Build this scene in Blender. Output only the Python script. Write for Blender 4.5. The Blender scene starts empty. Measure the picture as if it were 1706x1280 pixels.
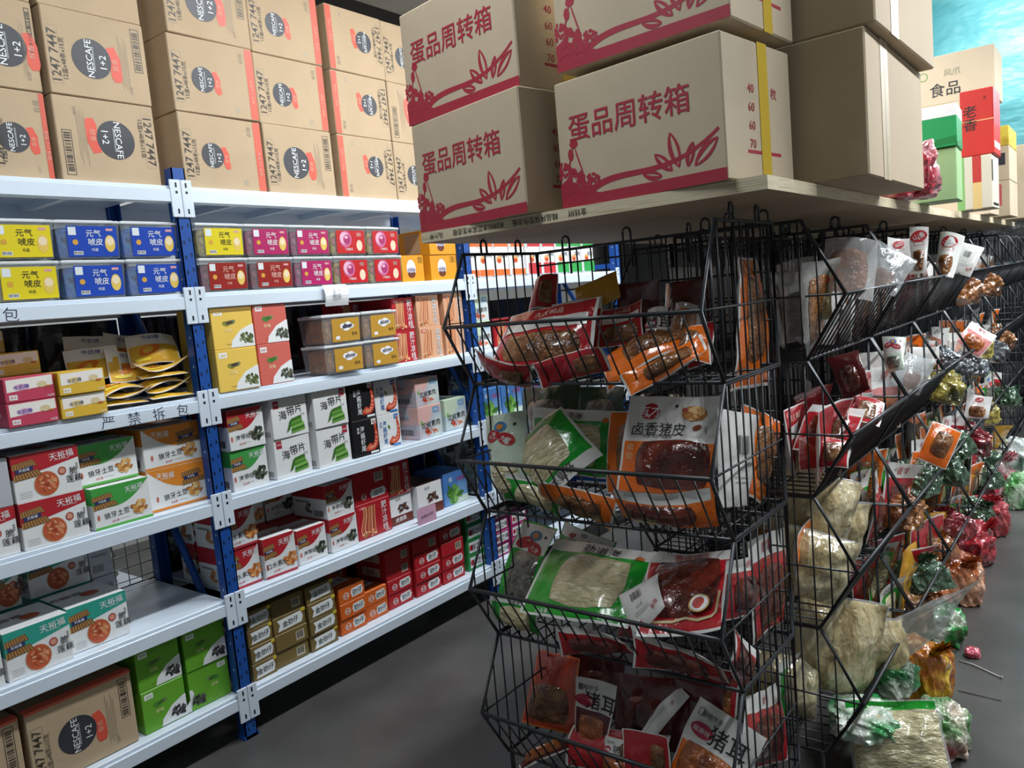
import bpy, math, random
from math import sin, cos, pi, radians, sqrt
from mathutils import Vector, Matrix, noise

SC = bpy.context.scene
COL = SC.collection
V = Vector

# ------------------------------------------------------------------ camera
def make_camera():
    yaw, pitch, roll = radians(38.039), radians(-6.153), radians(-5.134)
    f = V((-sin(yaw)*cos(pitch), cos(yaw)*cos(pitch), sin(pitch)))
    r0 = V((cos(yaw), sin(yaw), 0)); u0 = r0.cross(f)
    r = cos(roll)*r0 + sin(roll)*u0; u = -sin(roll)*r0 + cos(roll)*u0
    cd = bpy.data.cameras.new('camera'); cd.sensor_width = 36; cd.sensor_fit = 'HORIZONTAL'
    cd.lens = 1313.4*36/1706; cd.clip_start = .02; cd.clip_end = 60
    o = bpy.data.objects.new('camera', cd); COL.objects.link(o)
    o.matrix_world = Matrix(((r.x, u.x, -f.x, 0), (r.y, u.y, -f.y, 0), (r.z, u.z, -f.z, 1.499), (0, 0, 0, 1)))
    SC.camera = o
make_camera()

# ------------------------------------------------------------------ world, exposure, lamps' light
SC.view_settings.view_transform = 'Standard'; SC.view_settings.look = 'None'
SC.view_settings.gamma = 1; SC.view_settings.use_curve_mapping = False
SC.view_settings.exposure = 0.1
W = bpy.data.worlds.new('world'); SC.world = W; W.use_nodes = True
W.node_tree.nodes['Background'].inputs[0].default_value = (.75, .85, 1, 1)
W.node_tree.nodes['Background'].inputs[1].default_value = .18
LAMPS = [(-1.4, .8, 3.2, 20), (-1.4, 2.4, 3.2, 44), (-1.4, 4.3, 3.2, 40), (-1.4, 6.3, 3.2, 36),
         (.6, 2.3, 3.0, 30), (.6, 3.9, 3.0, 60), (.6, 5.6, 3.0, 60), (.6, 7.4, 3.0, 50),
         (-4.2, 3.2, 3.0, 40), (-.6, 8.9, 3.9, 48)]
for x, y, z, e in LAMPS:
    ld = bpy.data.lights.new('tube_light', 'AREA'); ld.shape = 'RECTANGLE'; ld.size = .14; ld.size_y = 1.2
    ld.energy = e; ld.color = (.93, .97, 1)
    lo = bpy.data.objects.new('tube_light', ld); lo.location = (x, y, z-.075); COL.objects.link(lo)
    if y > 8: lo.rotation_euler = (radians(62), 0, 0); ld.size, ld.size_y = 1.2, .14; lo.location = (x, y+.09, z-.02)  # lamp added before the back wall, tilted to brighten the foil

# ------------------------------------------------------------------ materials
MATS = {}
def srgb(h):
    h = h.lstrip('#'); c = [int(h[i:i+2], 16)/255 for i in (0, 2, 4)]
    return tuple(x/12.92 if x <= .04045 else ((x+.055)/1.055)**2.4 for x in c)
def mat(name, col, rough=.5, metal=0, spec=.5, coat=0, var=.0, vscale=8, bump=0, bscale=30, cols=None, emit=0, stretch=None, bdist=.004, detail=4):
    """principled material; var = light/dark mottling, cols = extra colours mixed by noise"""
    if name in MATS: return MATS[name]
    m = bpy.data.materials.new(name); m.use_nodes = True; nt = m.node_tree; b = nt.nodes['Principled BSDF']
    c = srgb(col); m.diffuse_color = (*c, 1)
    b.inputs['Base Color'].default_value = (*c, 1); b.inputs['Roughness'].default_value = rough
    b.inputs['Metallic'].default_value = metal; b.inputs['Specular IOR Level'].default_value = spec
    b.inputs['Coat Weight'].default_value = coat; b.inputs['Coat Roughness'].default_value = .12
    tc = nt.nodes.new('ShaderNodeTexCoord'); src = tc.outputs['Object']
    if stretch:
        mp = nt.nodes.new('ShaderNodeMapping'); mp.inputs['Scale'].default_value = stretch
        nt.links.new(src, mp.inputs[0]); src = mp.outputs[0]
    if var or cols:
        n = nt.nodes.new('ShaderNodeTexNoise'); n.inputs['Scale'].default_value = vscale; n.inputs['Detail'].default_value = detail
        nt.links.new(src, n.inputs[0])
        rp = nt.nodes.new('ShaderNodeValToRGB'); e = rp.color_ramp.elements
        if cols:
            cc = [col]+list(cols); e[0].position = .32; e[1].position = .68
            e[0].color = (*srgb(cc[0]), 1); e[1].color = (*srgb(cc[-1]), 1)
            for i in range(1, len(cc)-1):
                k = e.new(.32+.36*i/(len(cc)-1)); k.color = (*srgb(cc[i]), 1)
        else:
            e[0].position = .3; e[1].position = .7
            e[0].color = (*[x*(1-var) for x in c], 1); e[1].color = (*[min(1, x*(1+var)) for x in c], 1)
        nt.links.new(n.outputs[0], rp.inputs[0]); nt.links.new(rp.outputs[0], b.inputs['Base Color'])
    if bump:
        n2 = nt.nodes.new('ShaderNodeTexNoise'); n2.inputs['Scale'].default_value = bscale; n2.inputs['Detail'].default_value = 3
        nt.links.new(src, n2.inputs[0])
        bp = nt.nodes.new('ShaderNodeBump'); bp.inputs['Strength'].default_value = bump; bp.inputs['Distance'].default_value = bdist
        nt.links.new(n2.outputs[0], bp.inputs['Height']); nt.links.new(bp.outputs[0], b.inputs['Normal'])
    if emit:
        b.inputs['Emission Color'].default_value = (*c, 1); b.inputs['Emission Strength'].default_value = emit
    MATS[name] = m; return m
def film(name, col='#ffffff', clear=.72, rough=.12, bump=.5, bscale=18):
    """clear plastic film: mostly see-through with sharp reflections"""
    if name in MATS: return MATS[name]
    m = bpy.data.materials.new(name); m.use_nodes = True; nt = m.node_tree; nt.nodes.clear()
    out = nt.nodes.new('ShaderNodeOutputMaterial'); mx = nt.nodes.new('ShaderNodeMixShader')
    tr = nt.nodes.new('ShaderNodeBsdfTransparent'); pb = nt.nodes.new('ShaderNodeBsdfPrincipled')
    tr.inputs[0].default_value = (*[.35+.65*x for x in srgb(col)], 1)
    pb.inputs['Base Color'].default_value = (*srgb(col), 1); pb.inputs['Roughness'].default_value = rough
    pb.inputs['Specular IOR Level'].default_value = .9; pb.inputs['Coat Weight'].default_value = .6
    tc = nt.nodes.new('ShaderNodeTexCoord'); n = nt.nodes.new('ShaderNodeTexNoise'); n.inputs['Scale'].default_value = bscale
    bp = nt.nodes.new('ShaderNodeBump'); bp.inputs['Strength'].default_value = bump; bp.inputs['Distance'].default_value = .01
    nt.links.new(tc.outputs['Object'], n.inputs[0]); nt.links.new(n.outputs[0], bp.inputs['Height']); nt.links.new(bp.outputs[0], pb.inputs['Normal'])
    mx.inputs[0].default_value = 1-clear
    nt.links.new(tr.outputs[0], mx.inputs[1]); nt.links.new(pb.outputs[0], mx.inputs[2]); nt.links.new(mx.outputs[0], out.inputs[0])
    m.diffuse_color = (*srgb(col), .4); MATS[name] = m; return m
def ink(h, rough=.45):
    return mat('print_'+h.lstrip('#'), h, rough)

KRAFT = mat('kraft_card', '#b9a284', .8, var=.05, vscale=6, bump=.15, bscale=60)
KRAFT2 = mat('egg_carton_card', '#c0b097', .75, var=.05, vscale=5, bump=.15, bscale=50)
KRAFT3 = mat('plain_carton_card', '#b8a58a', .75, var=.05, vscale=5, bump=.15, bscale=50)
TAPE = mat('clear_tape', '#c0ae90', .5)
WHITE = ink('#eceff0'); BLACK = ink('#18181a'); RED = ink('#b8202a')
STEEL = mat('white_enamel', '#d9e5f2', .32, var=.02, vscale=3)
BLUE = mat('blue_enamel', '#1d4f9e', .35, var=.06, vscale=6)
DARKHOLE = ink('#0c1524')
WIRE = mat('black_wire', '#33363a', .38, metal=.25, spec=.5)
PLY = mat('plywood_edge', '#cdbfa2', .7, cols=['#d9cdb2', '#b9a684'], vscale=4, stretch=(2, 2, 60))

# ------------------------------------------------------------------ mesh builder
class MB:
    def __init__(s): s.v = []; s.f = []; s.m = []; s.sm = []; s.mats = []
    def mi(s, m):
        if m not in s.mats: s.mats.append(m)
        return s.mats.index(m)
    def face(s, pts, m, smooth=False):
        n = len(s.v); s.v += [tuple(p) for p in pts]; s.f.append(list(range(n, n+len(pts)))); s.m.append(s.mi(m)); s.sm.append(smooth)
    def mesh(s, vs, fs, m, smooth=False):
        n = len(s.v); s.v += [tuple(p) for p in vs]; k = s.mi(m) if not isinstance(m, list) else None
        for i, f in enumerate(fs):
            s.f.append([n+a for a in f]); s.m.append(k if k is not None else s.mi(m[i])); s.sm.append(smooth)
    def box(s, x0, x1, y0, y1, z0, z1, m, b=0):
        if b <= 0:
            vs = [(x, y, z) for x in (x0, x1) for y in (y0, y1) for z in (z0, z1)]
            fs = [(0, 1, 3, 2), (4, 6, 7, 5), (0, 4, 5, 1), (2, 3, 7, 6), (0, 2, 6, 4), (1, 5, 7, 3)]
            s.mesh(vs, fs, m); return
        c = V(((x0+x1)/2, (y0+y1)/2, (z0+z1)/2)); h = V((x1-x0, y1-y0, z1-z0))/2
        vs = []; ix = {}
        for sx in (-1, 1):
            for sy in (-1, 1):
                for sz in (-1, 1):
                    for a in range(3):
                        q = V((sx*h.x, sy*h.y, sz*h.z)); sg = (sx, sy, sz)
                        for k in range(3):
                            if k != a: q[k] -= sg[k]*b
                        ix[sx, sy, sz, a] = len(vs); vs.append(c+q)
        fs = []
        for a in range(3):
            o1, o2 = [k for k in range(3) if k != a]
            for sa in (-1, 1):
                l = []
                for p, q in ((-1, -1), (1, -1), (1, 1), (-1, 1)):
                    g = [0, 0, 0]; g[a] = sa; g[o1] = p; g[o2] = q; l.append(ix[(*g, a)])
                fs.append(l)
            for p in (-1, 1):
                for q in (-1, 1):
                    g = [0, 0, 0]; g[o1] = p; g[o2] = q; g0 = list(g); g0[a] = -1; g1 = list(g); g1[a] = 1
                    fs.append([ix[(*g0, o1)], ix[(*g1, o1)], ix[(*g1, o2)], ix[(*g0, o2)]])
        for sx in (-1, 1):
            for sy in (-1, 1):
                for sz in (-1, 1): fs.append([ix[sx, sy, sz, 0], ix[sx, sy, sz, 1], ix[sx, sy, sz, 2]])
        out = []
        for f in fs:
            p = [vs[i] for i in f]; n = (p[1]-p[0]).cross(p[2]-p[0]); mid = sum(p, V())/len(p)-c
            out.append(f if n.dot(mid) > 0 else f[::-1])
        s.mesh(vs, out, m)
    def tube(s, pts, r, m, n=6, closed=False):
        pts = [V(p) for p in pts]; L = len(pts); vs = []; fs = []
        for i, p in enumerate(pts):
            a = pts[i-1] if (i > 0 or closed) else None; c = pts[(i+1) % L] if (i < L-1 or closed) else None
            d1 = (p-a).normalized() if a is not None else None; d2 = (c-p).normalized() if c is not None else None
            t = ((d1 or d2)+(d2 or d1)); t = t.normalized() if t.length > 1e-6 else (d1 or d2)
            k = 1/max(.5, t.dot(d2 or d1))
            ref = V((0, 0, 1)) if abs(t.z) < .9 else V((1, 0, 0))
            e1 = t.cross(ref).normalized(); e2 = t.cross(e1)
            for j in range(n):
                q = 2*pi*j/n; vs.append(p+(e1*cos(q)+e2*sin(q))*r*(k if L > 2 else 1))
        segs = L if closed else L-1
        for i in range(segs):
            a = i*n; b = ((i+1) % L)*n
            for j in range(n): fs.append((a+j, a+(j+1) % n, b+(j+1) % n, b+j))
        if not closed: fs += [tuple(range(n))[::-1], tuple(range((L-1)*n, L*n))]
        s.mesh(vs, fs, m, True)
    def data(s, name):
        me = bpy.data.meshes.new(name); me.from_pydata(s.v, [], s.f)
        for m in s.mats: me.materials.append(m)
        me.polygons.foreach_set('material_index', s.m); me.polygons.foreach_set('use_smooth', s.sm); me.update()
        return me
    def build(s, name, parent=None, loc=(0, 0, 0), rot=(0, 0, 0)):
        return obj(name, s.data(name), parent, loc, rot)
def obj(name, data, parent=None, loc=(0, 0, 0), rot=(0, 0, 0)):
    o = bpy.data.objects.new(name, data); COL.objects.link(o); o.location = loc; o.rotation_euler = rot
    if parent: o.parent = parent
    return o
def tag(o, label, cat, group=None):
    o['label'] = label; o['category'] = cat
    if group: o['group'] = group
    return o
def empty(name, loc=(0, 0, 0), rot=(0, 0, 0)):
    o = obj(name, None, None, loc, rot); o.empty_display_size = .05; return o
def struct(name, mb):
    o = mb.build(name); o['kind'] = 'structure'; return o
def copy_tree(o, parent=None):
    c = o.copy(); COL.objects.link(c)
    if parent: c.parent = parent
    for k in o.children: copy_tree(k, c)
    return c

# ------------------------------------------------------------------ lettering
GLY = {}
def glyphs(t, bold=0.0):
    k = (t, bold)
    if k in GLY: return GLY[k]
    cu = bpy.data.curves.new('lettering', 'FONT'); cu.body = t; cu.size = 1; cu.resolution_u = 2; cu.offset = bold*.4*.4
    cu.align_x = 'CENTER'; cu.space_line = 1.0; cu.fill_mode = 'FRONT'
    ob = bpy.data.objects.new('lettering', cu)
    me = bpy.data.meshes.new_from_object(ob)
    vs = [(v.co.x, v.co.y) for v in me.vertices]; fs = [tuple(p.vertices) for p in me.polygons]
    bpy.data.objects.remove(ob); bpy.data.curves.remove(cu); bpy.data.meshes.remove(me)
    if vs:
        xs = [v[0] for v in vs]; ys = [v[1] for v in vs]
        cx = (min(xs)+max(xs))/2; cy = (min(ys)+max(ys))/2
        vs = [(x-cx, y-cy) for x, y in vs]; wd = max(xs)-min(xs); ht = max(ys)-min(ys)
    else: wd = ht = 1
    GLY[k] = (vs, fs, wd, ht); return GLY[k]

class Pt:
    """prints on a face: coordinates run 0..1 over the face, sizes are in units of the face height"""
    def __init__(s, mb, o, u, v, w, h, flip=False, warp=None, eps=.0004):
        s.mb = mb; s.o = V(o); s.u = V(u); s.v = V(v); s.n = s.u.cross(s.v); s.w = w; s.h = h; s.L = 1; s.flip = flip; s.warp = warp; s.eps = eps
    def P(s, x, y, L):
        if s.flip: x = 1-x; y = 1-y
        if s.warp: return s.warp(x, y, L*s.eps)
        return s.o+s.u*(x*s.w)+s.v*(y*s.h)+s.n*(L*s.eps)
    def poly(s, pts, m, L=None):
        L = L or s.L
        s.mb.face([s.P(x, y, L) for x, y in pts], m)
    def rect(s, x0, y0, x1, y1, m, L=None, k=1):
        L = L or s.L
        if s.warp:
            n = max(1, int(abs(x1-x0)*8)); j = max(1, int(abs(y1-y0)*8))
            for a in range(n):
                for b in range(j):
                    xa = x0+(x1-x0)*a/n; xb = x0+(x1-x0)*(a+1)/n; ya = y0+(y1-y0)*b/j; yb = y0+(y1-y0)*(b+1)/j
                    s.poly([(xa, ya), (xb, ya), (xb, yb), (xa, yb)], m, L)
        else: s.poly([(x0, y0), (x1, y0), (x1, y1), (x0, y1)], m, L)
    def ell(s, cx, cy, rx, ry, m, L=None, rot=0, n=18, a0=0, a1=360):
        """rx, ry in face heights"""
        c, d = cos(radians(rot)), sin(radians(rot)); k = s.h/s.w; pts = []
        for i in range(n if a1-a0 >= 360 else n+1):
            a = radians(a0+(a1-a0)*i/n); x = rx*cos(a); y = ry*sin(a)
            pts.append((cx+(x*c-y*d)*k, cy+x*d+y*c))
        s.poly(pts, m, L)
    def frame(s, x0, y0, x1, y1, t, m, L=None):
        k = t*s.h/s.w
        s.rect(x0, y0, x1, y0+t, m, L); s.rect(x0, y1-t, x1, y1, m, L); s.rect(x0, y0, x0+k, y1, m, L); s.rect(x1-k, y0, x1, y1, m, L)
    def text(s, t, cx, cy, size, m, rot=0, bold=.0, L=None, sx=1, shear=0):
        vs, fs, wd, ht = glyphs(t, bold); L = L or s.L+2
        c, d = cos(radians(rot)), sin(radians(rot)); k = s.h/s.w; pts = []
        for x, y in vs:
            x = (x*sx+y*shear)*size; y = y*size
            pts.append(s.P(cx+(x*c-y*d)*k, cy+x*d+y*c, L))
        if s.flip and False: fs = [f[::-1] for f in fs]
        s.mb.mesh(pts, fs, m)
    def bars(s, x0, y0, x1, y1, seed=1, vert=True, L=None, m=None):
        L = L or s.L+1; rnd = random.Random(seed); t = 0; m = m or BLACK
        while t < .97:
            w = rnd.choice((.012, .02, .035)); e = min(1, t+w)
            if vert: s.rect(x0+(x1-x0)*t, y0, x0+(x1-x0)*e, y1, m, L)
            else: s.rect(x0, y0+(y1-y0)*t, x1, y0+(y1-y0)*e, m, L)
            t = e+rnd.choice((.012, .025, .04))
    def food(s, cx, cy, rx, ry, ms, n=24, size=.05, seed=1, L=None, asp=.55):
        rnd = random.Random(seed); L = L or s.L+1; k = s.h/s.w
        for i in range(n):
            a = rnd.random()*2*pi; r = sqrt(rnd.random())*.85
            s.ell(cx+r*cos(a)*rx*k, cy+r*sin(a)*ry, size*(.7+.6*rnd.random()), size*asp*(.7+.6*rnd.random()), rnd.choice(ms), L+i*.12, rot=rnd.random()*180, n=8)
    def stroke(s, pts, t, m, L=None):
        """ribbon of half-width t (face heights, or a list) along pts"""
        k = s.h/s.w; L = L or s.L; a = []; b = []; n = len(pts)
        for i, (x, y) in enumerate(pts):
            p = pts[max(0, i-1)]; q = pts[min(n-1, i+1)]
            dx = (q[0]-p[0])/k; dy = q[1]-p[1]; l = sqrt(dx*dx+dy*dy) or 1
            tt = t[i] if isinstance(t, (list, tuple)) else t
            nx, ny = -dy/l*tt, dx/l*tt; a.append((x+nx*k, y+ny)); b.append((x-nx*k, y-ny))
        for i in range(n-1): s.poly([a[i], b[i], b[i+1], a[i+1]], m, L)
def bez(p0, p1, p2, p3, n=14):
    o = []
    for i in range(n+1):
        t = i/n; a = (1-t)**3; b = 3*t*(1-t)**2; c = 3*t*t*(1-t); d = t**3
        o.append((a*p0[0]+b*p1[0]+c*p2[0]+d*p3[0], a*p0[1]+b*p1[1]+c*p2[1]+d*p3[1]))
    return o
def faces(mb, w, d, h, flip=False):
    """painters for the front (-Y), left (-X), right (+X), top (+Z) of a box whose origin is its base centre"""
    return (Pt(mb, (-w/2, -d/2, 0), (1, 0, 0), (0, 0, 1), w, h, flip), Pt(mb, (-w/2, d/2, 0), (0, -1, 0), (0, 0, 1), d, h, flip),
            Pt(mb, (w/2, -d/2, 0), (0, 1, 0), (0, 0, 1), d, h, flip), Pt(mb, (-w/2, -d/2, h), (1, 0, 0), (0, 1, 0), w, d, flip))
# ------------------------------------------------------------------ the room
def room():
    fl = mat('polished_concrete', '#555452', .34, cols=['#444341', '#535250', '#636260'], vscale=1.3, bump=.08, bscale=40)
    m = MB(); m.box(-5.6, 3.2, -2.5, 10, -.1, 0, fl); struct('floor', m)
    ce = mat('ceiling_sheet', '#cdc6b8', .7, var=.04)
    te = mat('teal_foil', '#6ab2b6', .42, spec=.5, cols=['#5ea6ac', '#7cc0c2'], vscale=1.2, bump=.7, bscale=2.0, stretch=(1, 1, 2.0), bdist=.09)
    m = MB(); m.box(-5.6, -1.9, -2.5, 10, 3.3, 3.4, ce); struct('ceiling', m)
    m = MB(); m.box(-1.9, 3.2, -2.5, 10, 4.5, 4.6, te); m.box(-1.95, -1.9, -2.5, 10, 3.4, 4.6, te); struct('roof', m)
    wl = mat('wall_paint', '#c9c9c6', .7, var=.03); m = MB(); m.box(-5.7, -5.6, -2.5, 10, 0, 3.3, wl); struct('wall_left', m)
    m = MB(); m.box(3.2, 3.3, -2.5, 10, 0, 4.5, wl); struct('wall_right', m)
    m = MB(); m.box(-5.6, 3.2, -2.6, -2.5, 0, 4.5, wl); struct('wall_front', m)
    m = MB(); m.box(-5.6, 3.2, 10, 10.1, 0, 4.6, te); struct('wall_back', m)
    bm = mat('dark_beam', '#2c2a2b', .5); m = MB(); m.box(-3.8, -3.52, -2.5, 10, 3.04, 3.3, bm); struct('trim_1', m)
room()
def lamps():
    hs = mat('lamp_housing', '#e8e8e6', .4); tu = mat('lamp_tube', '#f4f8ff', .3, emit=6)
    k = 0
    for x, y, z, e in LAMPS:
        hz = (3.3 if x < -1.9 else 4.5)-z
        t = empty('ceiling_lamp', (x, y, z))
        m = MB(); m.box(-.09, .09, -.62, .62, -.03, .0, hs, .008); m.build('housing', t)
        m = MB(); m.tube([(-.035, -.6, -.045), (-.035, .6, -.045)], .014, tu, 8); m.tube([(.035, -.6, -.045), (.035, .6, -.045)], .014, tu, 8); m.build('tube', t)
        m = MB(); m.tube([(0, -.4, 0), (0, -.4, hz)], .006, hs); m.tube([(0, .4, 0), (0, .4, hz)], .006, hs); m.build('hanger', t)
        where = 'the aisle beside the shelving rack' if x == -1.4 else ('the aisle right of the wire baskets' if x > 0 else 'the area behind the shelving rack')
        tag(t, f'white twin tube lamp, {["nearest", "second", "third", "farthest"][k % 4]} in the row over {where}' if k != 8 and y < 8.5 else ('white twin tube lamp behind the shelving rack' if x < -4 else 'added white twin tube lamp brightening the teal back wall'), 'lamp', 'ceiling lamps'); k += 1
lamps()

# ------------------------------------------------------------------ the blue and white shelving rack
DECK = [1.975, 1.615, 1.26, .895, .53, .177]
POSTY = [.047, 1.496, 2.949, 4.402]
XF, XB = -2.512, -3.02
def rack():
    r = empty('shelving_rack', (-2.76, 2.2, 0)); tag(r, 'long blue and white steel shelving rack with six decks along the left aisle', 'shelving rack')
    ox, oy = 2.76, -2.2
    def part(mb, name, p=r, off=True): return mb.build(name, p, (ox, oy, 0) if p is r else (0, 0, 0))
    for y in POSTY:
        for x, s in ((XF, -1), (XB, 1)):
            m = MB(); zt = 2.035
            m.box(min(x, x+s*.004), max(x, x+s*.004), y-.024, y+.024, 0, zt, BLUE)
            m.box(min(x, x+s*.045), max(x, x+s*.045), y-.024, y-.020, 0, zt, BLUE); m.box(min(x, x+s*.045), max(x, x+s*.045), y+.020, y+.024, 0, zt, BLUE)
            m.box(min(x, x+s*.06), max(x, x+s*.06)-.0, y-.03, y+.03, 0, .012, BLUE)
            xf = x-s*.0006
            for k in range(40):
                z = .03+.05*k
                for dy in (-.011, .011): m.box(min(xf, x), max(xf, x), y+dy-.0025, y+dy+.0025, z+(.008 if dy > 0 else 0), z+.013+(.008 if dy > 0 else 0), DARKHOLE)
            for k in range(20):
                z = .06+.1*k; xx = x+s*.022
                m.box(xx-.004, xx+.004, y-.0246, y-.024, z, z+.008, mat('punched_hole', '#a8bcd6', .5))
            part(m, 'upright')
        for z in (.25, .95, 1.65): m = MB(); m.box(XB+.045, XF-.045, y-.012, y+.012, z-.015, z+.015, BLUE); part(m, 'horizontal_brace')
        for za, zb in ((.25, .93), (.97, 1.63)):
            m = MB(); m.tube([(XB+.05, y, zb), (XF-.05, y, za)], .016, BLUE, 4); part(m, 'diagonal_brace')
    for b in range(3):
        y0, y1 = POSTY[b]+.026, POSTY[b+1]-.026
        for z in DECK:
            m = MB()
            m.box(XF-.035, XF+.004, y0, y1, z-.055, z-.012, STEEL, .002); m.box(XF-.035, XF-.004, y0, y1, z-.012, z, STEEL, .002)
            for word, yw, zw in ((('严', '禁', '拆', '包'), 1.125, 1.26), (('包',), .90, 1.615)):
                if b == 0 and z == zw:
                    for i, c in enumerate(word): Pt(m, (XF+.004, yw+.083*i, z-.056), (0, 1, 0), (0, 0, 1), .045, .045).text(c, .5, .5, 1.0, ink('#3a3f55'), (-4, 3, 5, -6)[i], -.02, 1)
            part(m, 'front_beam')
            m = MB(); m.box(XB-.004, XB+.035, y0, y1, z-.055, z, STEEL, .002); part(m, 'back_beam')
            m = MB(); m.box(XB+.036, XF-.036, y0, y1, z-.008, z-.001, STEEL)
            for k in range(1, 5):
                yy = y0+(y1-y0)*k/5; m.box(XB+.036, XF-.036, yy-.012, yy+.012, z-.034, z-.008, STEEL)
            part(m, 'deck')
            for yy, s in ((y0, -1), (y1, 1)):
                m = MB(); ya, yb = sorted((yy-s*.014, yy+s*.025))
                m.box(XF+.0005, XF+.0065, ya, yb, z-.105, z+.02, STEEL, .0015)
                yc = yy+s*.008
                for zz, w in ((z+.002, .003), (z-.022, .004), (z-.085, .003)):
                    m.box(XF+.0065, XF+.0072, yc-w, yc+w, zz-(.008 if w < .004 else .004), zz+(.008 if w < .004 else .004), DARKHOLE)
                part(m, 'beam_end_plate')
rack()

# ------------------------------------------------------------------ goods on the rack: one painter per kind
CARD = mat('white_board', '#e9eaea', .42, var=.015); GREY = ink('#8d9096')
def shell(m, w, d, h, c, b=.0018): m.box(-w/2, w/2, -d/2, d/2, 0, h, c, b)
CIRC = ink('#34363d'); SWOOSH = ink('#d8543f'); BAND = ink('#d05a44'); PINKISH = ink('#e9a58f'); FAINT = ink('#a08f78'); DKIN = ink('#3d362f')
def coffee(m, w, d, h, style='small', flip=False, top=None):
    shell(m, w, d, h, KRAFT, .003)
    f, l, r, t = faces(m, w, d, h, flip); a = w/h
    if style == 'blank': return
    big = style == 'large'
    # number panel at the left, running upward
    f.frame(.03, .12, .135, .78, .006, FAINT); f.text('1247 7447', .075, .45, .145, DKIN, 90, .012); f.text('12盒x48条x15克', .155, .42, .07, DKIN, 90)
    cx, cy, rr = (.43, .47, .235) if big else (.36, .46, .17)
    f.ell(cx, cy, rr, rr, CIRC, 2, n=28)
    f.text('NESCAFE', cx-.03/a, cy, rr*.47, WHITE, 90, .02, 4); f.rect(cx+.012/a, cy-rr*.62, cx+.03/a, cy+rr*.62, GREY, 4)
    f.text('1+2', cx+rr*.55/a, cy-.02, rr*.5, WHITE, 90, .02, 4)
    x = cx+(rr+.015)/a; k = rr/.17
    rnd = random.Random(3 if big else 4)
    pts = [(x+.04*k/a*i/6+rnd.uniform(-.008, .008), cy+rr*.75-rr*1.75*i/6) for i in range(7)]
    f.stroke(pts, [.035*k, .045*k, .06*k, .055*k, .05*k, .05*k, .03*k], SWOOSH, 1.6); f.text('醇香', x+.02*k/a, cy-.03, .055*k, PINKISH, 90, 0, 4)
    if big:
        f.frame(.86, .4, .95, .93, .008, DKIN); f.bars(.875, .43, .935, .9, 5, False, 2, DKIN)
        for i in range(5): f.rect(.72+i*.018, .15+.05*(i % 2), .725+i*.018, .8-.08*(i % 3), FAINT, 2)
        f.text('合格', .8, .16, .05, FAINT, 90)
    else:
        f.rect(.9, .02, .995, .985, BAND, 1.5); f.text('咖啡 1+2 原味', .945, .4, .055, PINKISH, 90, 0, 4)
        f.text('合格', .84, .84, .075, FAINT, 90); f.rect(.72, .08, .77, .16, ink('#a89880'), 1.5)
    if top: t.rect(0, 0, 1, .12, BAND); f.rect(0, .965, 1, 1, BAND, 1.5)
    l.rect(.46, 0, .54, 1, TAPE, 1); l.rect(.6, .2, .606, .9, FAINT, 1)

ROOFB = ink('#7a5634'); ROOFY = ink('#b98a4c'); SIGN = ink('#2b3563')
def roof(p, x, y, w, h):
    """two-tier tiled eave drawing with a dark blue sign board"""
    for yy, ww, xx in ((y+h*.52, w*.85, x), (y, w, x)):
        p.poly([(xx, yy), (xx+ww, yy+h*.10), (xx+ww*.86, yy+h*.42), (xx, yy+h*.30)], ROOFB, 3)
        for i in range(9):
            u = i/9; p.poly([(xx+ww*u, yy+h*.02+h*.10*u), (xx+ww*(u+.05), yy+h*.02+h*.10*(u+.05)), (xx+ww*.86*(u+.05), yy+h*.28+h*.12*u), (xx+ww*.86*u, yy+h*.28+h*.12*u)], ROOFY, 3.5)
    p.poly([(x+w*.08, y+h*.34), (x+w*.7, y+h*.42), (x+w*.7, y+h*.64), (x+w*.08, y+h*.54)], SIGN, 4)
    p.text('天裕福', x+w*.38, y+h*.49, h*.16, WHITE, 4, .01, 6)
FOODS = dict(lotus=['#c8603c', '#d98a5c', '#a8442c', '#e0a074'], potato=['#d9a05a', '#c07f3c', '#e6bd7c', '#a8672e'], weed=['#3c4438', '#565e4c', '#2a3028', '#757a66'],
             tofu=['#d98a4c', '#e8a866', '#b8662e', '#c8743a'], bean=['#7a8a58', '#5a6a3c', '#96a274', '#48542e'], dark=['#2c2a2c', '#454246', '#1c1a1c', '#5e5a5a'],
             leaf=['#6aa044', '#4f8834', '#83b85a', '#3f7028'], noodle=['#e0a070', '#cc7c50', '#edbf98', '#b8603a'], shrimp=['#c8442c', '#dd6a4c', '#e89a80', '#a83220'], meat=['#4a3028', '#6a4a3a', '#2e1e1a', '#86604a'])
def fd(k): return [ink(c) for c in FOODS[k]]
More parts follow.
